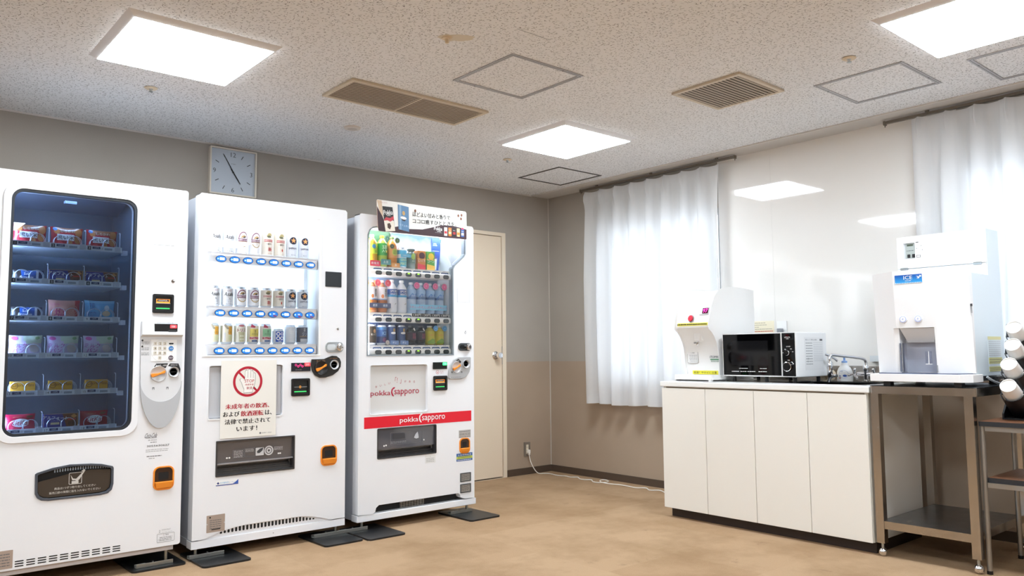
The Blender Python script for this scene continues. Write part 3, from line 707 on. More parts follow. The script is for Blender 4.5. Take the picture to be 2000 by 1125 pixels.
g = G(); g.text('Coca-Cola', F, -3.612, .641, .022, flat('#4a3d44'), W=.056, skew=.35, bold=.01)
g.plate(rect(-3.636, -3.585, .6275, .6285), F, 0, .0008, INKG)
g.text('故障・お問い合わせは', F, -3.605, .618, .006, INK, W=.04); g.lines(F, -3.615, -3.585, .603, .612, 1, INKG)
g.text('3055630627', F, -3.578, .590, .0085, INK, W=.105, bold=.01)
g.lines(F, -3.635, -3.53, .560, .576, 2, GREY_M); g.lines(F, -3.63, -3.56, .535, .547, 1, INKG); g.lines(F, -3.62, -3.59, .527, .534, 1, INKG)
O('lettering', g, vm)
coin_return(vm, -3.598, -3.500, .374, .488)
# product flap
g = G(); fl2 = [(-4.095+(u+4.095)*1.0, v) for u, v in flap]
cxm, czm = -3.937, .455
inn = [(cxm+(u-cxm)*.955, czm+(v-czm)*.91) for u, v in flap]
outr = [(cxm+(u-cxm)*1.02, czm+(v-czm)*1.05) for u, v in flap]
g.plate([outr, inn], F, -.012, .005, mat('flap_bezel', '#4a4f58', .35)); fo = O('delivery_port', g, vm, bevel=.0015)
g = G(); g.box(-4.12, -3.75, -.985, -.93, .36, .56, BLACKM); 
for i in range(22):
    u = -4.02+.0105*i; v = .499+.008*math.sin(PI*(i+4)/28); g.plate(rr(u, u+.005, v, v+.014, .002), FY(-.986), 0, .001, mat('pale_louvre', '#aab6c8', .4))
O('port_recess', g, fo)
g = G(); low = [p for p in inn if p[1] < .50]; 
low = [(-4.086, .468), (-4.084, .43), (-4.078, .413), (-4.062, .400), (-4.04, .396), (-3.83, .396), (-3.806, .402), (-3.793, .414), (-3.788, .435), (-3.788, .497), (-3.87, .503), (-3.95, .496)]
g.plate(low, FY(-.992), 0, .004, mat('smoke_flap', '#38322e', .12, spec=.7)); O('flap', g, fo)
g = G(); Ff = FY(-.996)
g.plate([rr(-3.962, -3.908, .444, .497, .005), rr(-3.9595, -3.9105, .4465, .4945, .004)], Ff, .0005, .001, flat('#b8b3ae'))
g.plate([(-3.955, .487), (-3.945, .470), (-3.932, .468), (-3.905, .496), (-3.912, .500), (-3.90, .510), (-3.895, .503), (-3.918, .465), (-3.930, .455), (-3.935, .462), (-3.948, .463)], Ff, .001, .0014, flat('#c9c5c0'))
g.plate(rect(-3.950, -3.922, .447, .459), Ff, .001, .0014, flat('#c9c5c0'))
g.text('商品は1つずつ取り出してください', Ff, -3.934, .432, .0105, flat('#d4d0ca'), W=.17, w=.001)
g.text('販売口部の隙間に指を入れないでください', Ff, -3.934, .414, .0105, flat('#d4d0ca'), W=.21, w=.001); O('lettering', g, fo)
g = G()
for i in range(10):
    u = -4.162+.0436*i
    for j in range(3): g.plate(rr(u, u+.034, .1135+.0105*j, .1185+.0105*j, .0024, 3), F, 0, .0006, BLACKM)
O('vent_slots', g, vm)
g = G(); g.plate([rr(-3.572, -3.490, .124, .165, .005), rr(-3.571, -3.491, .125, .164, .004)], F, 0, .0008, INKG)
g.text('⚠ 警告', F, -3.531, .157, .008, INKG); g.lines(F, -3.56, -3.50, .129, .150, 3, INKG); g.plate([ell(-3.563, .135, .004), ell(-3.563, .135, .0034)], F, 0, .0008, INKG)
g.text('3055630627', F, -3.530, .182, .006, GREY_M, W=.042); g.lines(F, -3.563, -3.556, .168, .184, 3, INKG); g.lines(F, -3.55, -3.50, .168, .174, 1, GREY_L); O('warning_label', g, vm)
g = G(); g.plate(rr(-4.262, -4.170, .112, .190, .002), F, 0, .0012, mat('rating_plate_tan', '#b3a398', .4, .3)); g.lines(F, -4.25, -4.18, .12, .18, 5, INKG, w=.0016); O('rating_plate', g, vm)
foot(vm, -3.515, -.955, top=.085); foot(vm, -4.38, -.955, top=.085)
floor_plate(-3.684, -3.432, -1.015, -.66, -3.515, -.955, 'black floor plate under the right foot of the snack vending machine', -1)

# snacks
def snackroot(name, cat, g=None, loc=(0, 0, 0)):
    r = thing(name, '', cat, loc); return r
def pillow(name, cat, w, h, d, ms, art):
    # bag: lens shaped pouch with flat crimped ends, local: x across, z up from 0, front at y = 0
    r = snackroot(name, cat); g = G(); n, k = 12, 8; vs = []
    for sgn in (-1, 1):
        for j in range(k+1):
            for i in range(n+1):
                u, v = i/n, j/k; e = (math.sin(PI*u)**.6)*(math.sin(PI*v)**.55)
                x = (u-.5)*w*(1-.05*math.sin(PI*v)); z = v*h*(1-.03*math.sin(PI*u))
                y = d/2+sgn*(d/2)*e*(1+.10*math.sin(17*u+9*v)*(.4)) ; vs.append((x, y, z))
    fs = []; m0 = (n+1)*(k+1)
    for q in (0, 1):
        for j in range(k):
            for i in range(n):
                a = q*m0+j*(n+1)+i; f = (a, a+1, a+n+2, a+n+1); fs.append(f if q == 0 else f[::-1])
    for f in fs:
        pass
    fm = []
    g.v = vs
    for idx, f in enumerate(fs):
        q = idx % (n*k); j, i = divmod(q, n); g.f.append(f); g.sm.append(True); g.fm.append(g._m(ms(i/n, j/k) if callable(ms) else ms))
    O('wrapper', g, r)
    def F(u, v, wv=0):
        uu, vv = u/w+.5, v/h; uu = min(max(uu, .01), .99); vv = min(max(vv, .01), .99)
        e = (math.sin(PI*uu)**.6)*(math.sin(PI*vv)**.55); return (u*(1-.05*math.sin(PI*vv)), d/2-(d/2)*e*(1+.10*math.sin(17*uu+9*vv)*.4)-.0006-wv, v*(1-.03*math.sin(PI*uu)))
    g = G(); art(g, F); O('label', g, r)
    return r
def carton(name, cat, w, h, d, m, art, bend=0):
    r = snackroot(name, cat); g = G(); g.box(-w/2, w/2, 0, d, 0, h, m); O('box', g, r, bevel=.0012)
    g = G(); art(g, FY(-.0005)); O('label', g, r); return r
PS = 'snacks in the vending machine'
plast = lambda h: mat('film_'+h[1:], h, .25, spec=.6)
def art_rice(g, F):
    g.plate(rr(-.045, .030, .034, .064, .003), F, 0, .0006, WINK, sub=.01, back=False); g.text('黒い米', F, -.008, .049, .024, INK, w=.0014, bold=.03)
    for u, v, a in ((-.045, .078, .013), (.050, .075, .017), (.046, .040, .016), (.010, .022, .013)): g.plate(ell(u, v, a, a*1.15, 14), F, 0, .0008, flat('#b9733a'), sub=.008, back=False)
    g.text('しらかわ', F, .002, .080, .014, flat('#d9d2c8'), w=.0014)
    g.plate(ell(-.030, .018, .012, .012, 14), F, 0, .0009, flat('#c42434'), sub=.008, back=False)
    g.plate(ell(-.052, .088, .010, .008, 14), F, 0, .001, flat('#4f86bd'), sub=.008, back=False)
rice = Series(pillow('rice_snack_bag', 'snack bag', .138, .098, .05, lambda u, v: plast('#a31b27') if u < .12 or u > .86 or v < .3 else plast('#8a5a3c') if v > .65 else plast('#b02330'), art_rice))
def art_brownie(g, F):
    g.text('Soft\nBrownie', F, -.008, .030, .028, WINK, w=.001, bold=.02, skew=.1)
brown = Series(pillow('brownie_pack', 'snack pack', .125, .055, .035, lambda u, v: plast('#2a2422') if u < .2 else plast('#20539c') if u < .68 else plast('#d7dbe3') if u < .8 else plast('#2a3350'), art_brownie))
def art_alf(g, F):
    g.plate([(-.069, .001), (.024, .001), (.006, .061), (-.069, .061)], F, 0, .0005, flat('#2b3486')); g.plate([(.024, .001), (.069, .001), (.069, .061), (.006, .061)], F, 0, .0005, flat('#6b3a22'))
    g.plate([rect(-.071, .071, 0, .063), rect(-.069, .069, .0015, .0615)], F, .0005, .0008, flat('#c9a35a'))
    g.text('アルフォート', F, -.022, .044, .015, WINK, w=.0012, bold=.03, rot=-.07); g.text('ミニチョコレート', F, -.018, .031, .005, WINK, w=.001)
    g.plate(rect(-.042, -.006, .014, .024), F, .0005, .0008, flat('#d9c79a')); g.plate([(.040, .050), (.054, .060), (.067, .050), (.054, .040)], F, .0005, .001, flat('#c98a4a'))
    g.plate(rect(.028, .062, .033, .038), F, .0006, .0009, flat('#d23a2c'))
    for u in (.030, .046): g.plate(rect(u, u+.012, .008, .026), F, .0006, .001, flat('#4a2514'))
alf = Series(carton('chocolate_biscuit_box', 'snack box', .142, .063, .022, flat('#2b3486'), art_alf))
def art_shio(g, F):
    g.text('塩', F, -.022, .035, .042, flat('#b8386a'), w=.001, bold=.04); g.text('しお味', F, -.04, .075, .012, flat('#d8598a'), w=.001)
    for a in (.026, .018, .010): g.plate([ell(.035, .045, a, a, 18), ell(.035, .045, a-.004, a-.004, 18)], F, 0, .0008, flat('#d98b78'), sub=.01, back=False)
shio = pillow('salted_bread_bag', 'snack bag', .135, .095, .045, lambda u, v: plast('#e9a596') if u < .8 else plast('#cf4b4f'), art_shio)
def art_pure(g, F):
    g.text('PURE\nPOTATO', F, -.036, .048, .075, flat('#1d5e9c'), w=.001, rot=PI/2*0, W=.034); g.plate(ell(.028, .035, .020, .014, 16), F, 0, .0008, flat('#e2cfae'), sub=.01, back=False); g.plate(ell(.030, .062, .012, .014, 16), F, 0, .0008, flat('#d9ecfa'), sub=.01, back=False)
pure = pillow('potato_chip_bag', 'snack bag', .135, .098, .045, lambda u, v: plast('#6db6e6') if v < .85 else plast('#8ccdf0'), art_pure)
def art_mochi(g, F):
    g.text('ミルク\nパン', F, -.030, .040, .044, flat('#b24a9c'), w=.001, bold=.03); g.plate(ell(.036, .042, .022, .024, 18), F, 0, .0008, flat('#d9c6c0'), sub=.01, back=False)
    g.plate(ell(-.045, .085, .014, .009, 14), F, 0, .001, flat('#d85aa4'), sub=.01, back=False); g.plate(ell(.048, .086, .010, .007, 14), F, 0, .001, flat('#8ab07a'), sub=.01, back=False)
past = Series(pillow('steamed_bread_bag', 'snack bag', .135, .098, .045, lambda u, v: plast('#d7c3da') if u+v*.4 < .7 else plast('#cfd9be') if v > .6 else plast('#c9b9cf'), art_mochi))
def art_cal(g, F):
    g.text('Calorie Mate', F, .002, .040, .014, flat('#7c4a1e'), W=.086, w=.001, bold=.0, skew=.12); g.plate([ell(-.033, .036, .014, .014), ell(-.033, .036, .012, .012)], F, .0005, .001, flat('#7c4a1e')); g.lines(F, -.03, .04, .006, .014, 1, flat('#a07030'))
cal = Series(carton('nutrition_biscuit_box', 'snack box', .098, .056, .024, flat('#eaa82f'), art_cal))
def art_kit(g, F):
    g.plate(ell(.002, .033, .036, .019, 24), F, 0, .0008, WINK, sub=.012, back=False); g.text('KitKat', F, .002, .033, .022, flat('#b5123a'), w=.0016, bold=.03, skew=.15); g.text('ひとくちサイズ', F, -.012, .060, .005, flat('#e0a060'), w=.001)
    g.plate(ell(.038, .060, .014, .006, 12), F, 0, .001, flat('#5a2c1a'), sub=.01, back=False)
kit = Series(pillow('chocolate_wafer_pack', 'snack pack', .122, .072, .03, lambda u, v: plast('#a30f36') if v < .9 else plast('#c8823c'), art_kit))
rows = ['top', 'second', 'third', 'fourth', 'fifth', 'bottom']; cols = ['left', 'middle', 'right']
def sx(c): return CX[c]+.0763
yb = -.903
for c in range(3): rice.put((sx(c), yb, ZB[0]+.010), 'red rice snack bag in the %s slot of the snack machine\'s top row' % cols[c], 'red rice snack bags')
brown.put((sx(0), yb, ZB[1]+.010), 'blue and white brownie pack beside the two boxes in the second row', 'brownie packs')
for c in (1, 2): alf.put((sx(c)-.001, yb, ZB[1]+.010), 'blue and brown chocolate biscuit box, second row, %s slot' % cols[c], 'chocolate biscuit boxes')
brown.put((sx(0), yb, ZB[2]+.010), 'blue and white brownie pack left of the pink bag in the third row', 'brownie packs')
shio.location = (sx(1), yb, ZB[2]+.008); shio['label'] = 'pink bread bag with a large character, middle of the third snack row'
pure.location = (sx(2), yb, ZB[2]+.008); pure['label'] = 'light blue potato chip bag at the right of the third snack row'
for c in range(3): past.put((sx(c), yb, ZB[3]+.008), 'pastel pink and green bread bag, %s slot of the fourth snack row' % cols[c], 'pastel bread bags')
for c in range(3): cal.put((sx(c)-.006, yb, ZB[4]+.010), 'yellow nutrition biscuit box, %s slot of the fifth snack row' % cols[c], 'yellow biscuit boxes')
kit.put((sx(0)-.01, yb, ZB[5]+.018), 'crimson wafer pack at the left of the bottom snack row', 'crimson wafer packs')
alf.put((sx(1), yb, ZB[5]+.020), 'blue and brown chocolate biscuit box between the two crimson packs in the bottom row', 'chocolate biscuit boxes')
kit.put((sx(2)-.01, yb, ZB[5]+.018), 'crimson wafer pack at the right of the bottom snack row', 'crimson wafer packs')

# ------------------------------------------------------------------ alcohol vending machine (middle)
vb = thing('beer_vending_machine', 'white beer vending machine in the middle with a lit can display and stop poster', 'vending machine', (-2.98, -.65, 0))
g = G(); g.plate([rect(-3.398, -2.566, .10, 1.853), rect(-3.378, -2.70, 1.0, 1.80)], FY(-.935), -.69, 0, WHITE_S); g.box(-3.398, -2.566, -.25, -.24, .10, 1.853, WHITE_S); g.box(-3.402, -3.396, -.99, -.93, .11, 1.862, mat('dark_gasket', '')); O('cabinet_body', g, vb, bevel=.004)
g = G(); F = FY(-1.0)
arch = [(-3.352, .105), (-3.33, .110), (-3.30, .120), (-3.26, .131), (-3.20, .141), (-3.132, .147), (-2.824, .147), (-2.77, .140), (-2.71, .125), (-2.66, .110), (-2.645, .105)]
outl = [(-3.406, .105)]+arch+[(-2.557, .105), (-2.557, 1.852), (-2.568, 1.863), (-3.396, 1.863), (-3.406, 1.852)]
rec2 = rr(-3.339, -2.941, .702, .972, .012)
g.plate([outl, rect(-3.372, -2.722, 1.023, 1.791), rec2, rect(-3.293, -2.869, .409, .585)], F, -.062, 0, WHITE); O('front_door', g, vb)
g = G(); g.plate([rect(-3.376, -2.718, 1.019, 1.795), rect(-3.366, -2.730, 1.026, 1.786)], F, -.03, .003, WHITE_P); O('window_frame', g, vb, bevel=.001)
LBOX = mat('lit_display_back', '#eaf6ff', .5, emit=.95, ecol='#dcefff')
g = G(); open_box(g, -3.38, -2.705, 1.0, 1.80, -.936, -.80, mat('display_white', '#f2f6fa', .4)); O('display_case', g, vb)
g = G(); g.box(-3.36, -2.73, -.806, -.805, 1.03, 1.79, LBOX); O('light_panel', g, vb)
g = G(); g.box(-3.35, -2.74, -.965, -.945, 1.776, 1.79, mat('hidden_tube', '#ffffff', .5, emit=12, ecol='#f2f8ff')); g.box(-3.374, -3.368, -.965, -.94, 1.03, 1.77, mat('hidden_tube', '')); O('hidden_tube', g, vb)  # tubes kept out of sight; the left one is added to brighten the cans
g = G(); g.box(-3.370, -2.724, -.996, -.993, 1.025, 1.789, GLASS); O('window_glass', g, vb)
SHW = mat('shelf_white', '#fbfcff', .3); BBL = mat('button_blue', '#1f7fe0', .25, emit=.35, ecol='#2f8ff0'); BBD = mat('button_rim', '#16306e', .3); PRC = mat('price_lit', '#ffffff', .5, emit=1.1)
xs = [-3.284+.0723*i for i in range(8)]
for k, (zs, zc) in enumerate(((1.529, 1.567), (1.246, 1.283), (1.049, 1.085))):
    g = G(); g.box(-3.355, -2.725, -.975, -.81, zs+.024, zc-.001, SHW)
    prof = [(0, .030), (.008, .029), (.014, .023), (.016, .014), (.016, -.013), (.012, -.019), (.004, -.022), (0, -.022)]
    for (a, b), (c, d) in zip(prof[:-1], prof[1:]): g.add([(-3.34, -.965-a, zs+b), (-2.735, -.965-a, zs+b), (-2.735, -.965-c, zs+d), (-3.34, -.965-c, zs+d)], [(0, 1, 2, 3)], SHW, True)
    g.box(-3.355, -2.725, -.965, -.94, zs-.022, zs+.030, SHW); sh = O('shelf', g, vb)
    for i, x in enumerate(xs):
        FB = FY(-.9835); g = G(); zz = zs
        g.plate(ell(x, zz, .0285, .0185, 26), FB, 0, .003, BBD); g.plate(ell(x, zz, .0262, .0162, 26), FB, .003, .0042, BBL)
        g.plate(ell(x-.0165, zz, .004, .004, 12), FB, .0042, .0046, mat('button_spark', '#a8e8ff', .4, emit=1.2))
        if k == 1 and i in (4, 6, 7): g.plate(rr(x+.0, x+.018, zz-.012, zz-.006, .002), FB, .0042, .0048, flat('#d23a6a')); g.text('300', FB, x+.004, zz+.002, .006, PRC, w=.005)
        else: g.plate(rr(x-.008, x+.017, zz-.006, zz+.007, .002), FB, .0042, .0048, PRC); g.text('250' if k == 2 else '350', FB, x+.0045, zz+.0005, .0075, flat('#9db9d8'), w=.0054)
        O('selection_button', g, sh)
g = G(); g.plate(rect(-3.336, -2.944, .705, .969), FY(-.985), 0, .001, mat('recess_grey', '#c4c5ca', .5)); g.plate([rr(-3.345, -2.935, .696, .978, .014), rec2], F, 0, .003, WHITE); O('poster_recess', g, vb)
ps = thing('warning_poster', 'white poster with a red ring and STOP hand taped to the beer machine', 'poster', (-3.13, -1.0, .60))
g = G(); FP = FY(-1.005); g.plate(rect(-3.2795, -2.979, .598, .998), FP, 0, .0012, flat('#ece9e2')); O('paper', g, ps)
g = G(); FP = FY(-1.0062); pcx, pcz, R = -3.137, .887, .0795; RP = flat('#b5122e')
g.plate([ell(pcx, pcz, R, R, 48), ell(pcx, pcz, R-.013, R-.013, 48)], FP, 0, .0005, RP)
a, w_ = .707*(R-.006), .0052
g.plate([(pcx-a-w_*.7, pcz+a-w_*.7), (pcx-a+w_*.7, pcz+a+w_*.7), (pcx+a+w_*.7, pcz-a+w_*.7), (pcx+a-w_*.7, pcz-a-w_*.7)], FP, 0, .0004, RP)
hp = [(-.022, -.061), (.026, -.058), (.026, -.045), (.036, -.02), (.041, .005), (.040, .040), (.038, .046), (.032, .046), (.029, .040), (.028, .052), (.025, .058), (.019, .058), (.016, .052), (.014, .060), (.011, .067), (.005, .067), (.001, .060), (-.001, .052), (-.002, .056), (-.006, .062), (-.012, .061), (-.016, .054), (-.018, .010), (-.024, .006), (-.030, .012), (-.037, .017), (-.044, .014), (-.044, .007), (-.036, -.004), (-.028, -.026), (-.021, -.040)]
hp = [(pcx+u, pcz+v) for u, v in hp]; hi = [(pcx+.0+(u-pcx)*.955+.0, pcz+(v-pcz)*.965) for u, v in hp]
g.plate(hp, FP, .0005, .0008, INK); g.plate(hi, FP, .0008, .0011, flat('#f4f2ed'))
for u, v0_, v1_ in ((-.001, .02, .052), (.0145, .02, .052), (.0285, .018, .040)): g.plate(rect(pcx+u-.0007, pcx+u+.0007, pcz+v0_, pcz+v1_), FP, .0011, .0013, INK)
g.text('STOP', FP, pcx+.008, pcz+.003, .016, RP, W=.052, w=.0015, bold=.02); g.text('未成年者', FP, pcx+.008, pcz-.016, .010, RP, w=.0015, bold=.02, W=.046); g.text('飲酒', FP, pcx+.008, pcz-.034, .014, RP, w=.0015, bold=.02, W=.030)
O('stop_emblem', g, ps)
g = G(); hh = .026
g.text('未成年者の飲酒、', FP, -3.136, .760, hh, RP, W=.235, bold=.07, w=.0006)
g.text('および', FP, -3.222, .721, hh, INK, W=.085, bold=.07, w=.0006); g.text('飲酒運転', FP, -3.111, .721, hh+.002, RP, W=.122, bold=.07, w=.0006); g.text('は、', FP, -3.022, .721, hh, INK, W=.036, bold=.07, w=.0006)
g.text('法律で禁止されて', FP, -3.133, .682, hh, INK, W=.245, bold=.07, w=.0006); g.text('います！', FP, -3.138, .643, hh, INK, W=.110, bold=.07, w=.0006)
g.text('自動販売機サービス株式会社', FP, -3.03, .614, .006, INKG, W=.055, w=.0006); g.plate(ell(-3.065, .614, .005), FP, 0, .0005, INKG); O('lettering', g, ps)
g = G(); g.plate(rr(-2.693, -2.592, 1.411, 1.497, .003), F, 0, .003, mat('black_panel', '#22262b', .3)); O('age_sensor_window', g, vb, bevel=.001)
key_lock(vb, -2.612, 1.171, .007)
lever_handle(vb, -2.688, -2.578, 1.038, 1.095, mat('handle_light', '#d4dade', .3), mat('handle_silver', '#b6bcc0', .3, .7))
g = G(); bean = [(-2.775, 1.000), (-2.700, 1.000), (-2.675, 1.010), (-2.650, 1.018), (-2.622, 1.016), (-2.603, 1.003), (-2.594, .982), (-2.596, .955), (-2.612, .930), (-2.645, .908), (-2.69, .896), (-2.725, .896), (-2.755, .910), (-2.772, .935), (-2.778, .970)]
g.plate(bean, F, 0, .012, mat('coin_panel_black', '#262524', .35)); P0 = O('coin_panel', g, vb, bevel=.003)
coin_lever(P0, -2.718, .952, .040, y=-1.012, dark=True, ang=-22); ring_slot(P0, -2.639, .967, .027, y=-1.012)
g = G(); g.text('おつり・返却', FY(-1.012), -2.722, .990, .008, flat('#c8884a'), w=.001); g.text('コイン投入口', FY(-1.012), -2.645, 1.003, .006, flat('#c8884a'), w=.001, W=.045); O('lettering', g, P0)
g = G(); g.plate(rect(-2.893, -2.780, .934, .981), F, 0, .004, mat('display_dark', '#2a2b33', .2)); g.plate(rr(-2.815, -2.782, .962, .980, .002), F, .004, .0045, mat('red_led', '')); g.text('200', F, -2.799, .971, .010, WINK, w=.005)
for u, v in ((-2.867, .969), (-2.853, .962), (-2.840, .969), (-2.828, .962)): g.plate([ell(u, v, .006, .006, 12), ell(u, v, .004, .004, 12)], F, .004, .0045, mat('magenta_led', '#e0307a', .4, emit=1.2))
g.lines(F, -2.87, -2.83, .938, .948, 1, INKG, w=.0045); O('display', g, vb)
bill_slot(vb, -2.892, -2.784, .799, .895, None)
g = G(); g.plate([rr(-3.296, -2.866, .406, .588, .004), rect(-3.289, -2.873, .413, .581)], F, -.04, .004, mat('smoke_bezel', '#3b3a3c', .3)); o = O('delivery_port', g, vb, bevel=.001)
g = G(); g.hexa([(-3.290, -.99, .580), (-2.872, -.99, .580), (-2.872, -.985, .470), (-3.290, -.985, .470)], [(-3.290, -.985, .580), (-2.872, -.985, .580), (-2.872, -.980, .470), (-3.290, -.980, .470)], mat('smoke_flap_grey', '#58565a', .08, spec=.8, coat=.5))
g.box(-3.290, -2.872, -.994, -.984, .466, .472, mat('smoke_edge', '#9a989a', .15)); O('flap', g, o)
g = G(); g.box(-3.293, -2.869, -.93, -.925, .40, .59, BLACKM)
for i in range(4): g.box(-3.289, -2.873, -.975+.012*i, -.965+.012*i, .413, .425+.009*i, mat('port_step_grey', '#4c4a4a', .35))
O('chute', g, o)
g = G(); Ff = FY(-.9915); WK = flat('#c9c8ca')
g.plate([rect(-3.205, -3.145, .492, .535), rect(-3.2035, -3.1465, .4935, .5335)], Ff, .0, .0004, INKG); g.lines(Ff, -3.20, -3.15, .494, .532, 6, WK)
g.plate([rect(-3.142, -3.085, .494, .538), rect(-3.1405, -3.0865, .4955, .5365)], Ff, 0, .0004, INKG); g.lines(Ff, -3.138, -3.09, .518, .535, 3, WK)
g.plate(rr(-3.082, -3.037, .495, .536, .003), Ff, 0, .0004, WK); g.plate([(-3.075, .518), (-3.06, .53), (-3.04, .535), (-3.045, .52), (-3.06, .508), (-3.073, .508)], Ff, .0004, .0008, GREY_D)
g.plate([ell(-3.009, .517, .025), ell(-3.009, .517, .018)], Ff, 0, .0004, WK); g.plate([ell(-3.009, .517, .014), ell(-3.009, .517, .006)], Ff, 0, .0004, WK); g.lines(Ff, -2.98, -2.93, .515, .535, 3, WK)
for u in (-3.235, -3.222, -2.955, -2.945): g.plate(ell(u, .497, .005, .004), Ff, .0004, .0008, WINK)
O('lettering', g, o)
coin_return(vb, -2.711, -2.612, .405, .518)
g = G(); g.plate(rect(-3.292, -3.176, .362, .386), F, 0, .0008, WHITE_P); g.plate(rect(-3.292, -3.176, .3615, .3655), F, 0, .001, flat('#23439a')); g.plate([(-3.176, .386), (-3.176, .366), (-3.205, .366), (-3.19, .374)], F, 0, .001, flat('#2b59b5'))
g.plate([(-3.288, .374), (-3.281, .381), (-3.274, .374), (-3.281, .368)], F, .0008, .0012, flat('#1d2e78')); g.text('HYBRID', F, -3.248, .375, .009, flat('#7ab0dd'), W=.044, w=.0012); g.text('ヒートポンプ', F, -3.208, .375, .005, flat('#2b59b5'), w=.0012); O('sticker', g, vb)
g = G(); g.plate(rr(-3.335, -3.242, .134, .219, .002), F, 0, .0012, mat('rating_plate_tan', '')); g.plate(ell(-3.318, .208, .004), F, .0012, .0016, INK); g.lines(F, -3.32, -3.26, .148, .198, 5, INKG, w=.0016); g.plate(rect(-3.31, -3.265, .145, .150), F, .0012, .0016, INK)
for u in (-3.332, -3.245): g.plate(ell(u, .176, .003), F, .0012, .002, GREY_L)
O('rating_plate', g, vb)
g = G(); g.box(-3.37, -2.63, -.988, -.97, .098, .160, WHITE); O('grille', g, vb)
g = G(); FG = FY(-.988)
for i in range(28):
    u = -3.262+.0197*i; t = min(1, max(.25, (u+3.275)/.07, 0)); hi_ = .143 if -3.16 < u < -2.83 else (.143-(-3.16-u)*.14 if u < -3.16 else .143-(u+2.83)*.22)
    lo_ = .118; 
    if hi_-lo_ > .006: g.plate(rr(u, u+.011, lo_, hi_, .0045 if hi_-lo_ > .012 else .002, 4), FG, 0, .0008, BLACKM)
O('vent_slots', g, vb)
g = G(); g.box(-3.408, -2.556, -.998, -.93, .062, .100, WHITE); g.box(-3.40, -2.566, -.93, -.25, .062, .10, WHITE_S); g.plate(ell(-2.98, .082, .002), FY(-.998), 0, .001, GREY_D); O('base_rail', g, vb, bevel=.003)
foot(vb, -3.372, -.955, top=.065); foot(vb, -2.592, -.955, top=.065)
floor_plate(-3.402, -3.158, -1.155, -.80, -3.372, -.955, 'black floor plate under the left foot of the beer vending machine', 1)
floor_plate(-2.765, -2.532, -1.175, -.83, -2.592, -.955, 'black floor plate under the right foot of the beer machine, bright front edge', -1)
g = G()

# ------------------------------------------------------------------ cans
ALU = mat('can_aluminium', '#d6d9dd', .25, .9)
def can(name, h, art, base='#e9ebee', bands=None, cat='can', r=.0325, metal=False):
    root = thing(name, '', cat)
    g = G(); g.lathe([(.001, .003), (r*.72, .002), (r*.78, 0), (r*.86, .004), (r, .011)], ALU, 24); O('base', g, root)
    g = G(); mm = lambda c: mat('canink_'+c[1:], c, .28, .25, spec=.6)
    zz = [(.011, base)]+(bands or [])
    for i, (z, c) in enumerate(zz):
        z1 = zz[i+1][0] if i+1 < len(zz) else h-.012
        g.lathe([(r, z), (r, z1)], mm(c), 32)
    O('body', g, root)
    g = G(); g.lathe([(r, h-.012), (r*.83, h-.002), (r*.86, h), (r*.80, h-.001), (r*.78, h-.005), (.001, h-.005)], ALU, 24); g.box(-.006, .006, -.014, .006, h-.0048, h-.0035, ALU); O('lid', g, root)
    g = G(); art(g, FC(r+.0002), h); O('label', g, root)
    return root
def A(g, poly, F, c, w=.0003): g.plate(poly, F, w, w, flat(c), sub=.006, back=False)
def a_asahi(g, F, h):
    k = h/.122
    g.text('Asahi', F, 0, .066*k+.008, .020, flat('#1e2126'), W=.050, w=.0006, bold=.03, skew=.2); g.text('生', F, .002, .049*k, .009, flat('#33363c'), w=.0006); g.text('DRY', F, .002, .100*k-.004, .009, flat('#b89aa4'), w=.0006, bold=.02)
    A(g, rect(-.020, .018, .018*k, .044*k), F, '#cdd0d6', .0002); g.text('ビール', F, .004, .030*k, .006, flat('#6c7078'), w=.0006); g.lines(F, -.016, .016, .012, .020, 1, flat('#8a8e96'), w=.0006)
def a_kirin(g, F, h):
    c = h*.55; rv = .036*(h/.122)**.6; ru = .027
    g.plate([ell(0, c, ru, rv, 30), ell(0, c, ru-.004, rv-.005, 30)], F, .0003, .0003, flat('#6e2a4e'), sub=.006, back=False)
    g.plate([[(x, y) for x, y in ell(0, c, ru, rv, 30) if y < c-.006], [(x, y) for x, y in ell(0, c, ru-.004, rv-.005, 30) if y < c-.006]], F, .0005, .0005, flat('#b79f78'), sub=.006, back=False)
    A(g, rect(-.028, .028, c-.011, c+.003), F, '#70345a', .0006); g.text('KIRIN LAGER', F, 0, c-.004, .008, WINK, W=.052, w=.0009, bold=.03)
    A(g, [(-.016, c+.008), (-.006, c+.020), (.006, c+.022), (.018, c+.014), (.008, c+.012), (0, c+.008)], F, '#a88a5a', .0006); A(g, [(-.004, c+.010), (.006, c+.016), (.012, c+.010), (.002, c+.006)], F, '#35323a', .0008)
    g.lines(F, -.014, .014, c-.030, c-.018, 2, flat('#c4b38e'), w=.0007)
def a_ichi(new):
    def f(g, F, h):
        k = h/.122
        A(g, [(-.015, .090*k), (-.004, .104*k), (.010, .104*k), (.018, .094*k), (.006, .092*k), (.0, .086*k)], F, '#a89a6c', .0004); A(g, ell(0, .088*k, .012, .006, 14), F, '#6a6a52', .0006)
        A(g, rect(-.026, .026, .066*k, .076*k), F, '#b9564c', .0004); g.text('KIRIN ICHIBAN', F, 0, .071*k, .006, WINK, W=.048, w=.0007, bold=.03)
        g.text('一番搾り', F, 0, .056*k, .010, flat('#3a2c26'), W=.034, w=.0006, bold=.02)
        if new: g.text('新', F, .006, .033*k, .022, flat('#c02a2a'), w=.0006, bold=.03); g.text('おいしく', F, .006, .014*k, .005, flat('#c02a2a'), w=.0006)
        else: A(g, ell(.006, .032*k, .004, .008, 10), F, '#c24a3a', .0004)
    return f
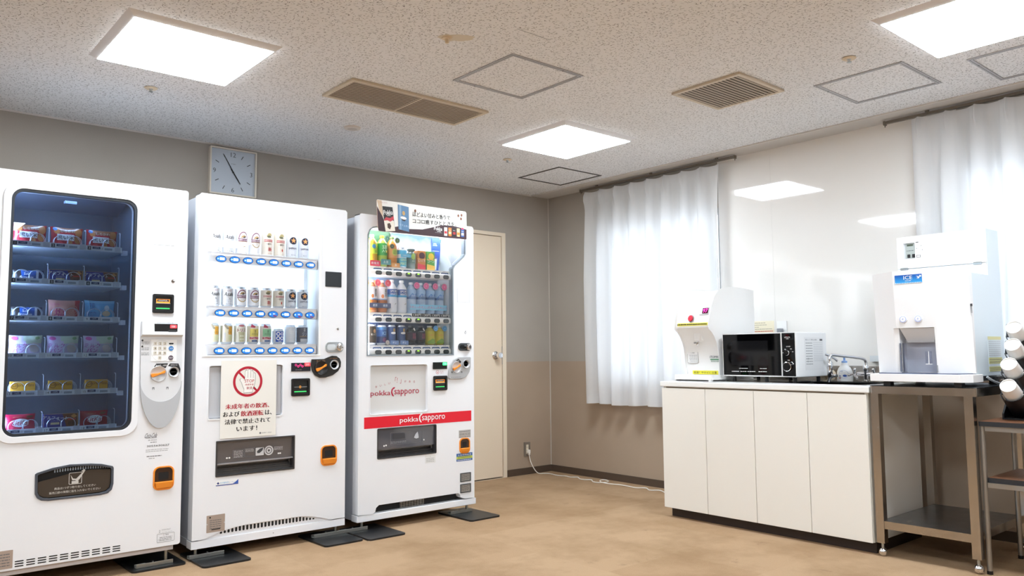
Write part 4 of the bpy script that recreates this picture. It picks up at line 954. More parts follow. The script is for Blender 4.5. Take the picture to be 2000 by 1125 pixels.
def a_sapp(g, F, h):
    k = h/.122; c = .080*k
    A(g, ell(0, c, .022, .021, 30), F, '#1d2740', .0004); A(g, [(x, y) for x, y in star(0, c+.001, .017, .40)], F, '#e8a05a', .0006)
    g.text('SAPPORO', F, 0, .046*k, .010, flat('#26345c'), W=.052, w=.0006, bold=.02); g.text('黒ラベル', F, 0, .016*k, .006, flat('#5a6684'), w=.0006)
def a_lemon(g, F, h):
    A(g, rect(0, .022, .050, .092), F, '#d9a23a', .0004); A(g, [(-.024, .100), (-.016, .106), (.004, .080), (-.008, .078)], F, '#8a8474', .0006); g.text('レモン', F, .010, .062, .007, flat('#6b5216'), w=.0007)
    A(g, rect(0, .022, .020, .046), F, '#ccd0a4', .0004); A(g, rect(-.026, -.014, .014, .060), F, '#b9bcc0', .0004)
def a_toris(g, F, h):
    g.text('トリス', F, 0, .074, .018, flat('#8c1f30'), W=.046, w=.0006, bold=.04); A(g, [(-.017, .064), (.017, .064), (.012, .012), (-.012, .012)], F, '#b9b692', .0004)
    for i in range(6): A(g, rect(-.010+.008*(i % 3), -.004+.008*(i % 3), .020+.018*(i//3), .030+.018*(i//3)), F, '#dcdcc6', .0006)
    A(g, ell(0, .098, .016, .006, 14), F, '#b8737c', .0004)
def a_high(c):
    def f(g, F, h):
        A(g, rect(-.026, .026, .040, .082), F, c, .0004); g.text('角\nハイボール', F, .002, .062, .030, INK, W=.036, w=.0006, bold=.02); A(g, rect(-.027, .027, .026, .038), F, '#b04a5c', .0004); g.lines(F, -.02, .02, .027, .037, 2, WINK, w=.0006)
        g.plate([(-.022, .090), (-.018, .108), (.004, .094), (.0, .088)], F, .0004, .0004, flat('#b23a5a'), sub=.008, back=False); A(g, rect(-.016, .016, .012, .022), F, '#4f6690', .0004)
    return f
def a_blue(g, F, h):
    A(g, rect(-.024, .024, .012, .070), F, '#1c4fb4', .0003)
    for u, v, a in ((-.010, .056, .011), (-.010, .032, .011), (.012, .056, .009), (.012, .032, .011)): g.plate([ell(u, v, a, a, 16), ell(u, v, a*.55, a*.55, 16)], F, .0005, .0005, WINK, sub=.006, back=False)
    g.text('OFF', F, 0, .016, .007, WINK, w=.0006, bold=.03)
def a_pale(g, F, h): g.text('ストロング\nドライ', F, 0, .084, .020, flat('#b5becb'), W=.036, w=.0006); g.plate([rect(-.018, .018, .010, .066), rect(-.017, .017, .011, .065)], F, .0004, .0004, flat('#c9d4e2'), sub=.008, back=False); g.text('銀河\n高原', F, 0, .038, .036, flat('#dbe2ea'), w=.0006)
def a_gin(g, F, h): g.text('翠\nジン', F, .002, .068, .044, flat('#c9ccd4'), W=.026, w=.0006, bold=.02); A(g, rect(-.027, .027, .040, .046), F, '#8a7a68', .0004); A(g, rect(-.022, .022, .012, .030), F, '#c3c6cc', .0004)
BG = 'cans in the lit beer display'
def put_cans(specs, xs, z, y=-.886):
    for (ser, lab, grp), x in zip(specs, xs): ser.put((x, y, z), lab, grp)
big = {k: Series(can('beer_can', .155, f, b)) for k, f, b in (('a', a_asahi, '#dfe1e5'), ('k', a_kirin, '#eeeef2'), ('n', a_ichi(True), '#e7dfd2'), ('i', a_ichi(False), '#e7dfd2'), ('s', a_sapp, '#e3e7ee'))}
sml = {k: Series(can('beer_can', .110, f, b)) for k, f, b in (('a', a_asahi, '#dfe1e5'), ('k', a_kirin, '#eeeef2'), ('n', a_ichi(True), '#e7dfd2'), ('i', a_ichi(False), '#e7dfd2'), ('s', a_sapp, '#e3e7ee'))}
for S_, row, z, size, grp in ((big, 'top', 1.567, 'tall', 'tall beer cans in the top display row'), (sml, 'middle', 1.2835, 'short', 'short beer cans in the middle display row')):
    put_cans([(S_['a'], size+' silver beer can with black lettering, leftmost in the %s display row' % row, grp), (S_['a'], size+' silver beer can with black lettering, second from left in the %s row' % row, grp),
              (S_['k'], size+' white beer can with purple oval crest, left of the pair, %s row' % row, grp), (S_['k'], size+' white beer can with purple oval crest, right of the pair, %s row' % row, grp),
              (S_['n'], size+' cream beer can with a large red character in the %s row' % row, grp), (S_['i'], size+' cream beer can with only a small red mark in the %s row' % row, grp),
              (S_['s'], size+' white can with gold star on black disc, left of the two, %s row' % row, grp), (S_['s'], size+' white can with gold star on black disc, rightmost in the %s row' % row, grp)], xs, z)
lem = Series(can('cocktail_can', .110, a_lemon, '#d4cfb9'))
g3 = 'short mixed drink cans in the bottom display row'
put_cans([(lem, 'pale gold lemon drink can, leftmost in the bottom display row', g3), (lem, 'pale gold lemon drink can, second from left in the bottom display row', g3),
          (Series(can('cocktail_can', .110, a_toris, '#e6e4d8')), 'cream can with a drawn highball glass and dark red lettering in the bottom row', g3),
          (Series(can('cocktail_can', .110, a_high('#d8c96a'), '#ece4d2')), 'highball can with a yellow panel in the bottom display row', g3),
          (Series(can('cocktail_can', .110, a_high('#8fc49a'), '#ece4e0')), 'highball can with a green panel in the bottom display row', g3),
          (Series(can('beer_can', .084, a_blue, '#dfe8f4')), 'stubby white can with a bold blue block and rings in the bottom row', g3),
          (Series(can('cocktail_can', .106, a_pale, '#e9eef4')), 'very pale white can beside the dark grey can in the bottom row', g3),
          (Series(can('cocktail_can', .106, a_gin, '#5d626e')), 'dark grey drink can at the right end of the bottom display row', g3)], xs, 1.0855)
# ------------------------------------------------------------------ soft drink vending machine (right)
vd = thing('drink_vending_machine', 'white soft drink vending machine with a red stripe, nearest the door', 'vending machine', (-2.05, -.65, 0))
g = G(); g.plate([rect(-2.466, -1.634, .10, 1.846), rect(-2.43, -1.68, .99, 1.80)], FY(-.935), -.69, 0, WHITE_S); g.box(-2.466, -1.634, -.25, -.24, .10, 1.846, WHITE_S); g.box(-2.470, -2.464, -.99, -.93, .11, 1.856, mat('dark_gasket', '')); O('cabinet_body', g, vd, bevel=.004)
g = G(); F = FY(-1.0)
win = [(-2.420, 1.015), (-1.790, 1.015), (-1.790, 1.568), (-1.778, 1.590), (-1.703, 1.652), (-1.690, 1.672), (-1.690, 1.79), (-2.355, 1.79), (-2.385, 1.783), (-2.408, 1.765), (-2.420, 1.735)]
cut = [(-2.378, .097), (-2.358, .108), (-2.353, .130), (-2.334, .144), (-1.756, .144), (-1.742, .134), (-1.738, .118), (-1.722, .109), (-1.70, .103)]
outl = [(-2.474, .103)]+cut+[(-1.626, .103), (-1.626, 1.846), (-1.636, 1.857), (-2.462, 1.857), (-2.474, 1.846)]
rec3 = rr(-2.397, -1.992, .672, .959, .014)
g.plate([outl, win, rec3, rr(-2.345, -1.927, .411, .584, .005)], F, -.062, 0, WHITE); O('front_door', g, vd)
def inset(P, d):
    cx = sum(p[0] for p in P)/len(P); cz = sum(p[1] for p in P)/len(P); n = len(P); out = []
    for i in range(n):
        a, b, c = Vector(P[i-1]), Vector(P[i]), Vector(P[(i+1) % n]); e1 = (b-a).normalized(); e2 = (c-b).normalized()
        n1 = Vector((-e1.y, e1.x)); n2 = Vector((-e2.y, e2.x)); m = (n1+n2); m = m/max(m.length_squared, .2)*2; out.append((b.x+m.x*d, b.y+m.y*d))
    return out
g = G(); g.plate([inset(win, -.002), inset(win, .006)], F, -.04, .002, mat('window_rim_grey', '#8d979e', .35)); O('window_rim', g, vd)
DG = mat('case_grey', '#d3d8dc', .35)
g = G(); open_box(g, -2.43, -1.68, .99, 1.80, -.936, -.84, DG); O('display_case', g, vd)
g = G(); g.hexa([(-1.80, -.845, 1.02), (-1.80, -.845, 1.78), (-1.80, -.85, 1.78), (-1.80, -.85, 1.02)], [(-1.788, -.99, 1.02), (-1.788, -.99, 1.57), (-1.782, -.99, 1.57), (-1.782, -.99, 1.02)], mat('case_side', '#dfe4e8', .35)); O('case_side_panel', g, vd)
g = G(); Fb = FY(-.846)
g.plate(rect(-2.42, -2.17, 1.56, 1.79), Fb, 0, .001, flat('#2f5f3a')); g.plate(rect(-2.42, -1.81, 1.28, 1.50), Fb, 0, .001, flat('#6a7f9c')); g.plate(rect(-2.42, -2.27, 1.28, 1.48), Fb, .001, .0015, flat('#b98a4e')); g.plate(rect(-2.42, -2.02, 1.08, 1.235), Fb, 0, .001, flat('#2c3a5c')); g.plate(rect(-2.02, -1.81, 1.08, 1.235), Fb, 0, .001, flat('#54586a'))
O('back_card', g, vd)
m = mat('blue_mist_card', '#36529a', .5); n, L = nodes(m); ge = N(m, 'ShaderNodeNewGeometry'); s = N(m, 'ShaderNodeSeparateXYZ'); L.new(ge.outputs['Position'], s.inputs[0])
nz = N(m, 'ShaderNodeTexNoise', i_Scale=18.0, i_Detail=5.0); L.new(ge.outputs['Position'], nz.inputs['Vector'])
fz = math_n(m, 'ADD', s.outputs[2], math_n(m, 'MULTIPLY', nz.outputs[0], .06)); r = N(m, 'ShaderNodeMapRange'); L.new(fz, r.inputs[0]); r.inputs[1].default_value = 1.80; r.inputs[2].default_value = 1.69; 
L.new(mixc(m, r.outputs[0], lin('#34559f'), lin('#dbe4f0')), n['Principled BSDF'].inputs['Base Color'])
g = G(); Fp = FY(-.860); g.plate(rect(-2.17, -1.80, 1.56, 1.785), Fp, 0, .001, m); g.text('POKKA SAPPORO', Fp, -1.915, 1.765, .006, WINK, W=.045)
g.plate([(-1.872, 1.56), (-1.815, 1.56), (-1.79, 1.775), (-1.865, 1.775)], FY(-.868), 0, .001, flat('#2d55a8')); g.text('EXTRA\nSHOWER', FY(-.8695), -1.842, 1.735, .018, WINK, W=.035)
g.plate(rect(-1.862, -1.810, 1.692, 1.694), FY(-.8695), 0, .0006, WINK); g.plate([(-1.855, 1.57), (-1.832, 1.57), (-1.826, 1.645), (-1.852, 1.64)], FY(-.8695), 0, .0006, WINK); g.text('R', FY(-.8695), -1.838, 1.650, .024, flat('#8a4a8a'), w=.0012); O('advert_card', g, vd)
g = G(); g.box(-2.40, -1.70, -.93, -.91, 1.785, 1.795, mat('dim_tube', '#ffffff', .5, emit=24.0, ecol='#eef4ff')); g.box(-2.428, -2.424, -.93, -.86, 1.05, 1.78, mat('dim_tube', '')); O('hidden_tube', g, vd)
g = G(); g.plate(inset(win, .002), FY(-.990), 0, .003, GLASS); O('window_glass', g, vd)
SHL = mat('shelf_ivory', '#fafaf8', .3); BTB = mat('button_dark', '#34393a', .3); GRN = mat('green_lit', '#9be03a', .4, emit=1.0)
xd = [-2.3315+.0711*i for i in range(8)]
for k, (zs, zc) in enumerate(((1.515, 1.557), (1.233, 1.277), (1.038, 1.081))):
    g = G(); prof = [(0, .020), (.008, .018), (.013, .013), (.015, .006), (.015, -.010), (.010, -.016), (0, -.018)]
    for (a, b), (c, d) in zip(prof[:-1], prof[1:]): g.add([(-2.386, -.965-a, zs+b), (-1.792, -.965-a, zs+b), (-1.792, -.965-c, zs+d), (-2.386, -.965-c, zs+d)], [(0, 1, 2, 3)], SHL, True)
    g.box(-2.386, -1.792, -.966, -.95, zs-.018, zc-.003, SHL); g.box(-2.38, -1.80, -.95, -.848, zc-.007, zc-.003, SHL); sh = O('shelf', g, vd)
    for i, x in enumerate(xd):
        g = G(); Fq = FY(-.966); LB = flat('#44608c')
        if k == 1 and i > 3: g.plate(rect(x-.036, x+.033, zc-.022, zc-.001), Fq, 0, .003, INK); g.text('130円', Fq, x, zc-.011, .016, WINK, W=.058, w=.004, bold=.03)
        else: g.plate([(x-.030, zc-.030), (x+.030, zc-.030), (x+.030, zc-.020), (x+.024, zc-.014), (x-.024, zc-.014), (x-.030, zc-.020)], Fq, 0, .002, LB); g.lines(Fq, x-.014, x+.010, zc-.010, zc-.004, 1, GREY_M, w=.001); g.lines(Fq, x-.022, x+.022, zc-.028, zc-.018, 1, WINK, w=.003)
        O('price_tag', g, sh)
        g = G(); Fq = FY(-.980); g.plate(rr(x-.022, x+.022, zs-.014, zs+.011, .0115), Fq, -.002, .002, BTB); g.plate(rr(x-.015, x+.015, zs-.008, zs+.004, .005), Fq, .002, .003, mat('button_dark2', '#4a5253', .3))
        if i in (3, 4): g.plate(ell(x, zs+.005, .009, .004, 14), Fq, .003, .0036, GRN)
        O('selection_button', g, sh)
bn = thing('banner_board', 'coffee advert board with two printed cans fixed across the top of the drink machine', 'advert board', (-2.04, -1.03, 1.76))
g = G(); FB = FY(-1.031); g.plate([(-2.368, 1.760), (-2.36, 1.756), (-1.712, 1.762), (-1.704, 1.768), (-1.706, 1.935), (-1.714, 1.945), (-2.372, 1.947), (-2.379, 1.940)], FB, -.003, 0, flat('#eeebe6'), side=flat('#e0b8a4')); O('board', g, bn)
g = G(); BR = flat('#3a1c25')
g.plate([(-2.378, 1.944), (-2.345, 1.944), (-2.33, 1.80), (-2.365, 1.90)], FB, 0, .0005, flat('#d9bfa2')); g.plate([(-2.3765, 1.905), (-2.34, 1.85), (-2.30, 1.775), (-2.26, 1.79), (-2.22, 1.800), (-2.155, 1.789), (-2.05, 1.796), (-1.98, 1.815), (-1.909, 1.836), (-1.83, 1.842), (-1.76, 1.836), (-1.7055, 1.828), (-1.705, 1.765), (-1.712, 1.7625), (-2.36, 1.7575), (-2.3675, 1.765)], FB, 0, .0007, BR)
g.text('ほどよい甘みと香りで', FB, -1.980, 1.888, .030, INK, W=.285, bold=.04, rot=.02); g.text('ココロ癒すひとときを。', FB, -1.955, 1.848, .030, INK, W=.335, bold=.04, rot=.03)
for u, v in ((-2.104, 1.907), (-1.772, 1.912), (-1.746, 1.918), (-1.750, 1.894)): g.plate(ell(u, v, .0075, .0095, 12), FB, 0, .0008, flat('#6b3a22')); g.plate(ell(u+.001, v, .0015, .007, 8), FB, .0008, .001, flat('#a87048'))
g.text('POKKA SAPPORO', FB, -2.33, 1.932, .004, flat('#b0586a'), W=.05)
g.text('Pokka', FB, -1.932, 1.812, .022, WINK, W=.062, w=.0015, bold=.05); g.text('coffee', FB, -1.925, 1.796, .009, WINK, w=.0015); g.lines(FB, -1.955, -1.90, 1.784, 1.790, 1, GREY_M, w=.0012)
O('printing', g, bn)
g = G(); Ft = lambda u, v, w=0, c=math.cos(.10), s_=math.sin(.10): FB(-2.296+u*c-v*s_*-1, 1.838-u*s_*1+v*c, w)
Ft = lambda u, v, w=0: FB(-2.296+u*.995-v*.10*-1*-1+0, 1.838+v*.995+u*.10, w)
g.plate([(-.036, .076), (.034, .070), (.040, -.075), (-.028, -.078)], Ft, 0, .0012, INK); g.plate([(-.034, -.010), (-.01, .002), (.02, -.006), (.036, -.014), (.040, -.075), (-.028, -.078)], Ft, .0012, .0014, flat('#efe6d8')); g.plate([(-.036, -.012), (-.018, .010), (.010, .004), (.036, .016), (.037, -.006), (.010, -.018), (-.01, -.010)], Ft, .0014, .0017, flat('#c8404c'))
g.text('Pokka', Ft, .0, .038, .028, WINK, W=.064, w=.002, bold=.05); g.text('coffee', Ft, .002, .020, .008, WINK, w=.002); g.plate([(-.012, -.03), (.006, -.026), (.014, -.045), (.004, -.065), (-.012, -.055)], Ft, .0014, .0018, flat('#4a3426')); O('printed_can', g, bn)
g = G(); Ft = lambda u, v, w=0: FB(-2.190+u-v*.04, 1.853+v+u*-.10, w)
g.plate([(-.038, .076), (.040, .076), (.038, -.078), (-.038, -.076)], Ft, 0, .0012, flat('#5c86ae')); g.plate(ell(.0, .0, .022, .009, 20), Ft, .0012, .0016, WINK); g.plate([(-.018, -.004), (.018, -.004), (.010, -.018), (-.008, -.018)], Ft, .0012, .0015, flat('#2a1f24')); g.plate(ell(.002, .030, .010, .014, 16), Ft, .0012, .0015, flat('#c9a468')); g.text('カフェオレ', Ft, .004, -.046, .012, flat('#c8dcf0'), w=.002)
g.plate([(-.03, .076), (-.015, .076), (-.018, -.076), (-.03, -.076)], Ft, .0012, .0014, flat('#86a9c8')); O('printed_can', g, bn)
for i, (c1, c2) in enumerate((('#f2efe9', '#c83240'), ('#e07a2a', '#f4d9a0'), ('#1e1a1c', '#a82c30'), ('#e9c79a', '#c8843a'), ('#3c5a98', '#e8e6ee'))):
    u = -1.873+.0335*i; g = G(); g.plate(rr(u-.012, u+.012, 1.772+.001*i, 1.826+.001*i, .002), FB, .0007, .0014, flat(c1)); g.plate(rect(u-.010, u+.010, 1.786, 1.802), FB, .0014, .0018, flat(c2)); g.text('Pokka', FB, u, 1.812, .005, WINK if i != 0 else INK, w=.002)
    if i == 4: g.plate(ell(u, 1.830, .010, .006, 12), FB, .0018, .0024, flat('#d8284c'))
    O('printed_can', g, bn)
# lower front
g = G(); g.plate(rect(-2.40, -1.99, .670, .961), FY(-.980), 0, .001, mat('recess_pale', '#d6d5d4', .5)); g.plate([rr(-2.402, -1.987, .667, .964, .016), rec3], F, 0, .002, WHITE); O('poster_recess', g, vd)
g = G(); Fr = FY(-.9815)
for i, ch in enumerate('おいしい'): g.text(ch, Fr, -2.345+.030*i, .832+.006*i, .012, CRIM, rot=.15)
g.text('「！」', Fr, -2.193, .866, .036, CRIM, W=.045, rot=-.1)
for i, ch in enumerate('がある'): g.text(ch, Fr, -2.142+.032*i, .858-.002*i, .013, CRIM, rot=-.08)
def pokka(g, Fr, u0, u1, zc, h, mm):
    W_ = u1-u0; s = W_/.342
    g.text('pokka', Fr, u0+.068*s, zc-.001*s, h*1.15, mm, W=.136*s, w=.0009, bold=.02)
    g.text('sapporo', Fr, u1-.089*s, zc-.001*s, h*1.15, mm, W=.178*s, w=.0009, bold=.02)
    q = u0+.150*s
    arc = [(-.003, -.012), (-.009, .004), (-.006, .022), (.006, .034), (.020, .036), (.016, .028), (.004, .022), (.000, .008), (.004, -.006), (.012, -.018), (.006, -.020)]
    g.plate([(q+x*s, zc+y*s) for x, y in arc], Fr, .0005, .0009, mm)
pokka(g, Fr, -2.384, -2.042, .790, .034, CRIM); O('lettering', g, vd)
g = G(); g.plate(rect(-2.436, -1.6495, .591, .657), F, 0, .001, RED); st = O('red_stripe', g, vd)
g = G(); pokka(g, FY(-1.001), -2.193, -1.859, .624, .034, WINK); O('lettering', g, st)
g = G(); g.plate(rect(-1.951, -1.843, .928, .971), F, 0, .004, mat('display_black', '#141716', .2)); g.plate(rr(-1.878, -1.845, .951, .969, .005), F, .004, .0046, mat('green_led', '#30e070', .4, emit=2.0)); g.text('120', F, -1.861, .960, .010, WINK, w=.005); O('display', g, vd)
g = G(); g.plate([ell(-1.915, .908, .012), ell(-1.915, .908, .010)], F, 0, .0006, flat('#b9646a')); g.plate(rect(-1.919, -1.911, .903, .911), F, 0, .0006, flat('#d89aa0')); g.text('あったか\nつめた〜い', F, -1.882, .908, .018, flat('#a8505c'), W=.030); O('sticker', g, vd)
bill_slot(vd, -1.948, -1.845, .795, .886, '1000円')
g = G(); sh_ = [(-1.834, .870), (-1.824, .863), (-1.735, .862), (-1.70, .874), (-1.672, .902), (-1.660, .935), (-1.658, .998), (-1.664, 1.001), (-1.76, 1.001), (-1.795, .985), (-1.822, .952), (-1.834, .915)]
g.plate(sh_, F, 0, .012, mat('coin_panel_silver', '#bdbec1', .35, .35)); P0 = O('coin_panel', g, vd, bevel=.003)
coin_lever(P0, -1.775, .937, .036, y=-1.012, ang=-22); ring_slot(P0, -1.701, .958, .027, y=-1.012)
g = G(); F4 = FY(-1.012); g.plate([(-1.780, .980), (-1.760, .990), (-1.738, .972), (-1.746, .962), (-1.765, .976)], F4, 0, .0006, INK); g.text('返却', F4, -1.760, .978, .007, WINK, w=.001, rot=-.5)
for u in (-1.812, -1.735): g.plate([rect(u-.005, u+.005, .900, .910), rect(u-.0025, u+.0025, .900, .906)], F4, 0, .0006, INK)
g.lines(F4, -1.82, -1.74, .871, .879, 1, INKG); O('lettering', g, P0)
g = G(); g.plate([rr(-1.760, -1.662, 1.355, 1.442, .002), rr(-1.7588, -1.6632, 1.3562, 1.4408, .002)], F, 0, .0012, GREY_M); g.plate(rect(-1.759, -1.663, 1.356, 1.441), F, 0, .0006, WHITE); O('blank_panel', g, vd)
g = G(); g.plate([ell(-1.695, 1.158, .006, .008), ell(-1.695, 1.158, .004, .006)], F, 0, .0008, INKG); g.plate([(-1.697, 1.166), (-1.690, 1.174), (-1.692, 1.165)], F, 0, .0008, INKG); O('key_mark', g, vd)
lever_handle(vd, -1.753, -1.650, 1.042, 1.091, mat('handle_black', '#101214', .25), mat('handle_dark_rim', '#4f5458', .3, .6))
g = G(); g.plate([rr(-2.348, -1.924, .408, .587, .008), rect(-2.342, -1.930, .414, .581)], F, -.04, .003, mat('smoke_bezel', '')); o = O('delivery_port', g, vd, bevel=.001)
g = G(); g.hexa([(-2.343, -.990, .580), (-1.929, -.990, .580), (-1.929, -.985, .462), (-2.343, -.985, .462)], [(-2.343, -.985, .580), (-1.929, -.985, .580), (-1.929, -.980, .462), (-2.343, -.980, .462)], mat('smoke_flap_blue', '#5b5d66', .08, spec=.8, coat=.5)); O('flap', g, o)
g = G(); g.box(-2.345, -1.927, -.93, -.925, .40, .59, BLACKM)
for i in range(3): g.box(-2.342, -1.930, -.975+.014*i, -.962+.014*i, .413, .425+.011*i, mat('port_step_dark', '#2b2a2c', .35))
O('chute', g, o)
g = G(); Ff = FY(-.9915); g.plate(rect(-2.235, -2.150, .516, .548), Ff, 0, .0004, flat('#3c3d44')); g.lines(Ff, -2.25, -2.14, .490, .505, 2, flat('#9a9ca4')); g.plate([(-2.085, .515), (-2.075, .535), (-2.058, .550), (-2.052, .530), (-2.050, .512), (-2.068, .508)], Ff, 0, .0004, flat('#c3c6ce')); g.plate([rr(-2.252, -2.020, .484, .556, .003), rr(-2.2505, -2.0215, .4855, .5545, .003)], Ff, 0, .0004, flat('#7c7e86'))
for u, v in ((-2.296, .482), (-2.282, .484), (-2.012, .497)): g.plate(ell(u, v, .005, .005), Ff, .0004, .0008, WINK)
O('lettering', g, o)
coin_return(vd, -1.747, -1.663, .388, .486)
def sticker(x0, x1, z0, z1, fn): g = G(); fn(g, x0, x1, z0, z1); return O('sticker', g, vd)
def s1(g, a, b, c, d): g.plate(rect(a, b, c, d), F, 0, .0008, flat('#b8b4b0')); g.text('0082520', F, (a+b)/2, (c+d)/2-.002, .014, flat('#6f6b68'), W=(b-a)*.9, w=.0014); g.lines(F, a+.004, b-.004, d-.014, d-.003, 1, INKG, w=.0014); g.lines(F, a+.004, b-.004, c+.002, c+.012, 1, INKG, w=.0014)
sticker(-1.750, -1.655, .487, .536, s1)
def s2(g, a, b, c, d):
    g.plate(rect(a, b, c, d), F, 0, .0008, flat('#2c62a6')); g.plate(rect(a, b, c+.014, c+.030), F, .0008, .0012, flat('#c3cf5c')); g.text('お客様相談室', F, (a+b)/2, d-.010, .009, WINK, W=(b-a)*.85, w=.0014, bold=.02); g.lines(F, a+.01, b-.01, c+.018, c+.028, 1, flat('#4a6a3c'), w=.0016); g.lines(F, a+.006, b-.01, c+.002, c+.012, 1, WINK, w=.0014)
sticker(-1.769, -1.642, .341, .390, s2)
for z in (.210, .141):
    g = G(); g.plate([rr(-1.741, -1.655, z, z+.056, .003), rr(-1.733, -1.663, z+.008, z+.048, .002)], F, 0, .003, mat('plate_frame_dark', '#55585a', .4)); g.plate(rect(-1.734, -1.662, z+.007, z+.049), F, 0, .001, mat('plate_silver', '#a9a6a2', .35, .4)); g.lines(F, -1.730, -1.667, z+.012, z+.045, 4, INK, w=.0014); O('rating_plate', g, vd)
g = G(); g.plate(rect(-2.008, -1.931, .352, .400), F, 0, .0006, flat('#e4e4e4')); g.text('⚠', F, -1.97, .392, .008, INKG); g.lines(F, -2.0, -1.94, .358, .386, 3, GREY_M, w=.001); O('sticker', g, vd)
g = G(); g.box(-2.40, -1.68, -.955, -.95, .09, .16, BLACKM)
for i in range(9): g.box(-2.16+.02*i, -2.152+.02*i, -.964, -.956, .102, .138, mat('condenser_fin', '#6d6a66', .4, .6))
for i in range(4): g.box(-2.17, -2.0, -.968, -.964, .104+.009*i, .106+.009*i, STEEL)
O('condenser_grille', g, vd)
g = G(); g.box(-2.476, -1.612, -.998, -.93, .060, .098, WHITE); g.box(-2.466, -1.634, -.93, -.25, .060, .10, WHITE_S); g.box(-2.474, -2.41, -1.0, -.96, .098, .104, STEEL); O('base_rail', g, vd, bevel=.003)
foot(vd, -2.423, -.955, top=.062); foot(vd, -1.655, -.955, top=.062)
floor_plate(-2.518, -2.275, -1.205, -.85, -2.423, -.955, 'black floor plate under the left foot of the drink machine', -1)
floor_plate(-1.802, -1.565, -1.192, -.83, -1.655, -.955, 'black floor plate under the right foot of the drink machine, nearest the door', -1)

# ------------------------------------------------------------------ bottles and packs on display
def pet(name, h, r, bands, cap, art, cat='bottle', liquid='#d9c9a0', neck=.0115):
    root = thing(name, '', cat); zs = h*.70
    prof = [(.001, .003), (r*.8, 0), (r*.97, .006), (r, .02), (r*.97, h*.18), (r, h*.20), (r, zs), (r*.93, h*.76), (r*.55, h*.87), (neck, h*.915), (neck, h*.94)]
    ml = mat('liquid_'+liquid[1:], liquid, .12, spec=.7)
    g = G(); g.lathe(prof, ml, 24); O('body', g, root)
    g = G(); r_ = r+.0006
    for z0, z1, c in bands: g.lathe([(r_, z0), (r_, z1)], mat('film_'+c[1:], c, .3), 28)
    art(g, FC(r_+.0003), h); O('label', g, root)
    g = G(); g.lathe([(.001, h*.925), (neck+.003, h*.925), (neck+.003, h-.002), (neck+.001, h), (.001, h)], mat('cap_'+cap[1:], cap, .4), 20); O('cap', g, root)
    return root
def tagdisc(root, x, y, z, r, c, s, tcol):
    g = G(); Fx = FY(y); g.plate(ell(x, z, r, r, 24), Fx, 0, .0012, flat(c)); g.plate([ell(x, z, r*.86, r*.86, 24), ell(x, z, r*.80, r*.80, 24)], Fx, .0012, .0014, flat(tcol)); g.text(s, Fx, x, z, r*.7, flat(tcol), w=.0018); O('round_tag', g, root)
def collar(root, x0, x1, y, z0, z1, c, s, tc='#e8eef6'):
    g = G(); g.plate(rr(x0, x1, z0, z1, .004), FY(y), 0, .001, flat(c)); g.text(s, FY(y), (x0+x1)/2, (z0+z1)/2, (z1-z0)*.5, flat(tc), w=.0014); O('shelf_talker', g, root)
yd = -.898
Z1, Z2, Z3 = 1.558, 1.278, 1.0815
G1, G2, G3 = 'drink samples in the top row', 'drink samples in the middle row', 'drink samples in the bottom row'
def b1(g, F, h): g.plate(ell(-.004, .120, .013, .013, 18), F, .0003, .0003, flat('#3e86b6'), sub=.006, back=False); g.text('レモン\n緑茶', F, .012, .098, .036, flat('#2f6a30'), W=.030, w=.0008)
r = pet('tea_bottle', .196, .034, [(.075, .138, '#b8c832')], '#e8ece4', b1, liquid='#b58f2c'); collar(r, -.036, .036, -.040, 0, .034, '#b82440', '新発売')
r.location = (xd[0], yd, Z1); r['label'] = 'green tea bottle with lime label, leftmost in the drink machine\'s top row'; r['group'] = G1
def b2(g, F, h): g.text('玉露\n入り', F, .0, .110, .044, flat('#eef4e8'), W=.034, w=.0008, bold=.02); g.plate(ell(.016, .095, .008, .008, 14), F, .0006, .0006, flat('#e8c832'), sub=.006, back=False)
r = pet('tea_bottle', .196, .033, [(.070, .145, '#2f8a3a')], '#b9c83c', b2, liquid='#9db04a'); collar(r, -.030, .040, -.040, .012, .046, '#4f8a8c', 'お茶')
tagdisc(r, .020, -.030, .176, .017, '#5f9c8c', '急', '#dfeee8'); r.location = (xd[1], yd, Z1); r['label'] = 'bottle with dark green label and yellow flower, second in the top drink row'; r['group'] = G1
def b3(g, F, h): g.plate(ell(.004, .095, .020, .022, 20), F, .0003, .0003, flat('#a8b84c'), sub=.006, back=False); g.text('加賀\n棒茶', F, .004, .095, .026, flat('#3c5a2c'), w=.0008)
r = pet('tea_bottle', .196, .033, [(.060, .130, '#c98a4e')], '#6d8a52', b3, liquid='#c4803c'); collar(r, -.026, .034, -.040, .0, .028, '#c98f52', '茶')
tagdisc(r, -.020, -.036, .130, .015, '#3c4a34', '新', '#a8b89a'); tagdisc(r, .022, -.030, .170, .018, '#5d7a48', '茶', '#c8d8b0'); r.location = (xd[2], yd, Z1); r['label'] = 'amber tea bottle with two round tags, third in the top drink row'; r['group'] = G1
def b4(g, F, h): g.text('GREEN', F, 0, .052, .014, flat('#d8ecc0'), W=.046, w=.0008, bold=.03); g.text('MATE', F, 0, .028, .018, flat('#dff0b0'), W=.046, w=.0008, bold=.03)
r = can('drink_can', .130, b4, '#4aa6c0', [(.064, '#eef4f8'), (.088, '#58b4d8'), (.112, '#f2f6f8')]); collar(r, -.030, .046, -.040, .068, .090, '#6cc0e0', 'つめたい')
r.location = (xd[3], yd, Z1); r['label'] = 'tall light blue and white drink can in the middle of the top drink row'; r['group'] = G1; r['category'] = 'can'
def b5(g, F, h): g.plate(ell(0, .078, .015, .020, 20), F, .0003, .0003, flat('#a9c85c'), sub=.006, back=False); g.text('青汁', F, 0, .050, .010, flat('#d4e0c4'), w=.0008)
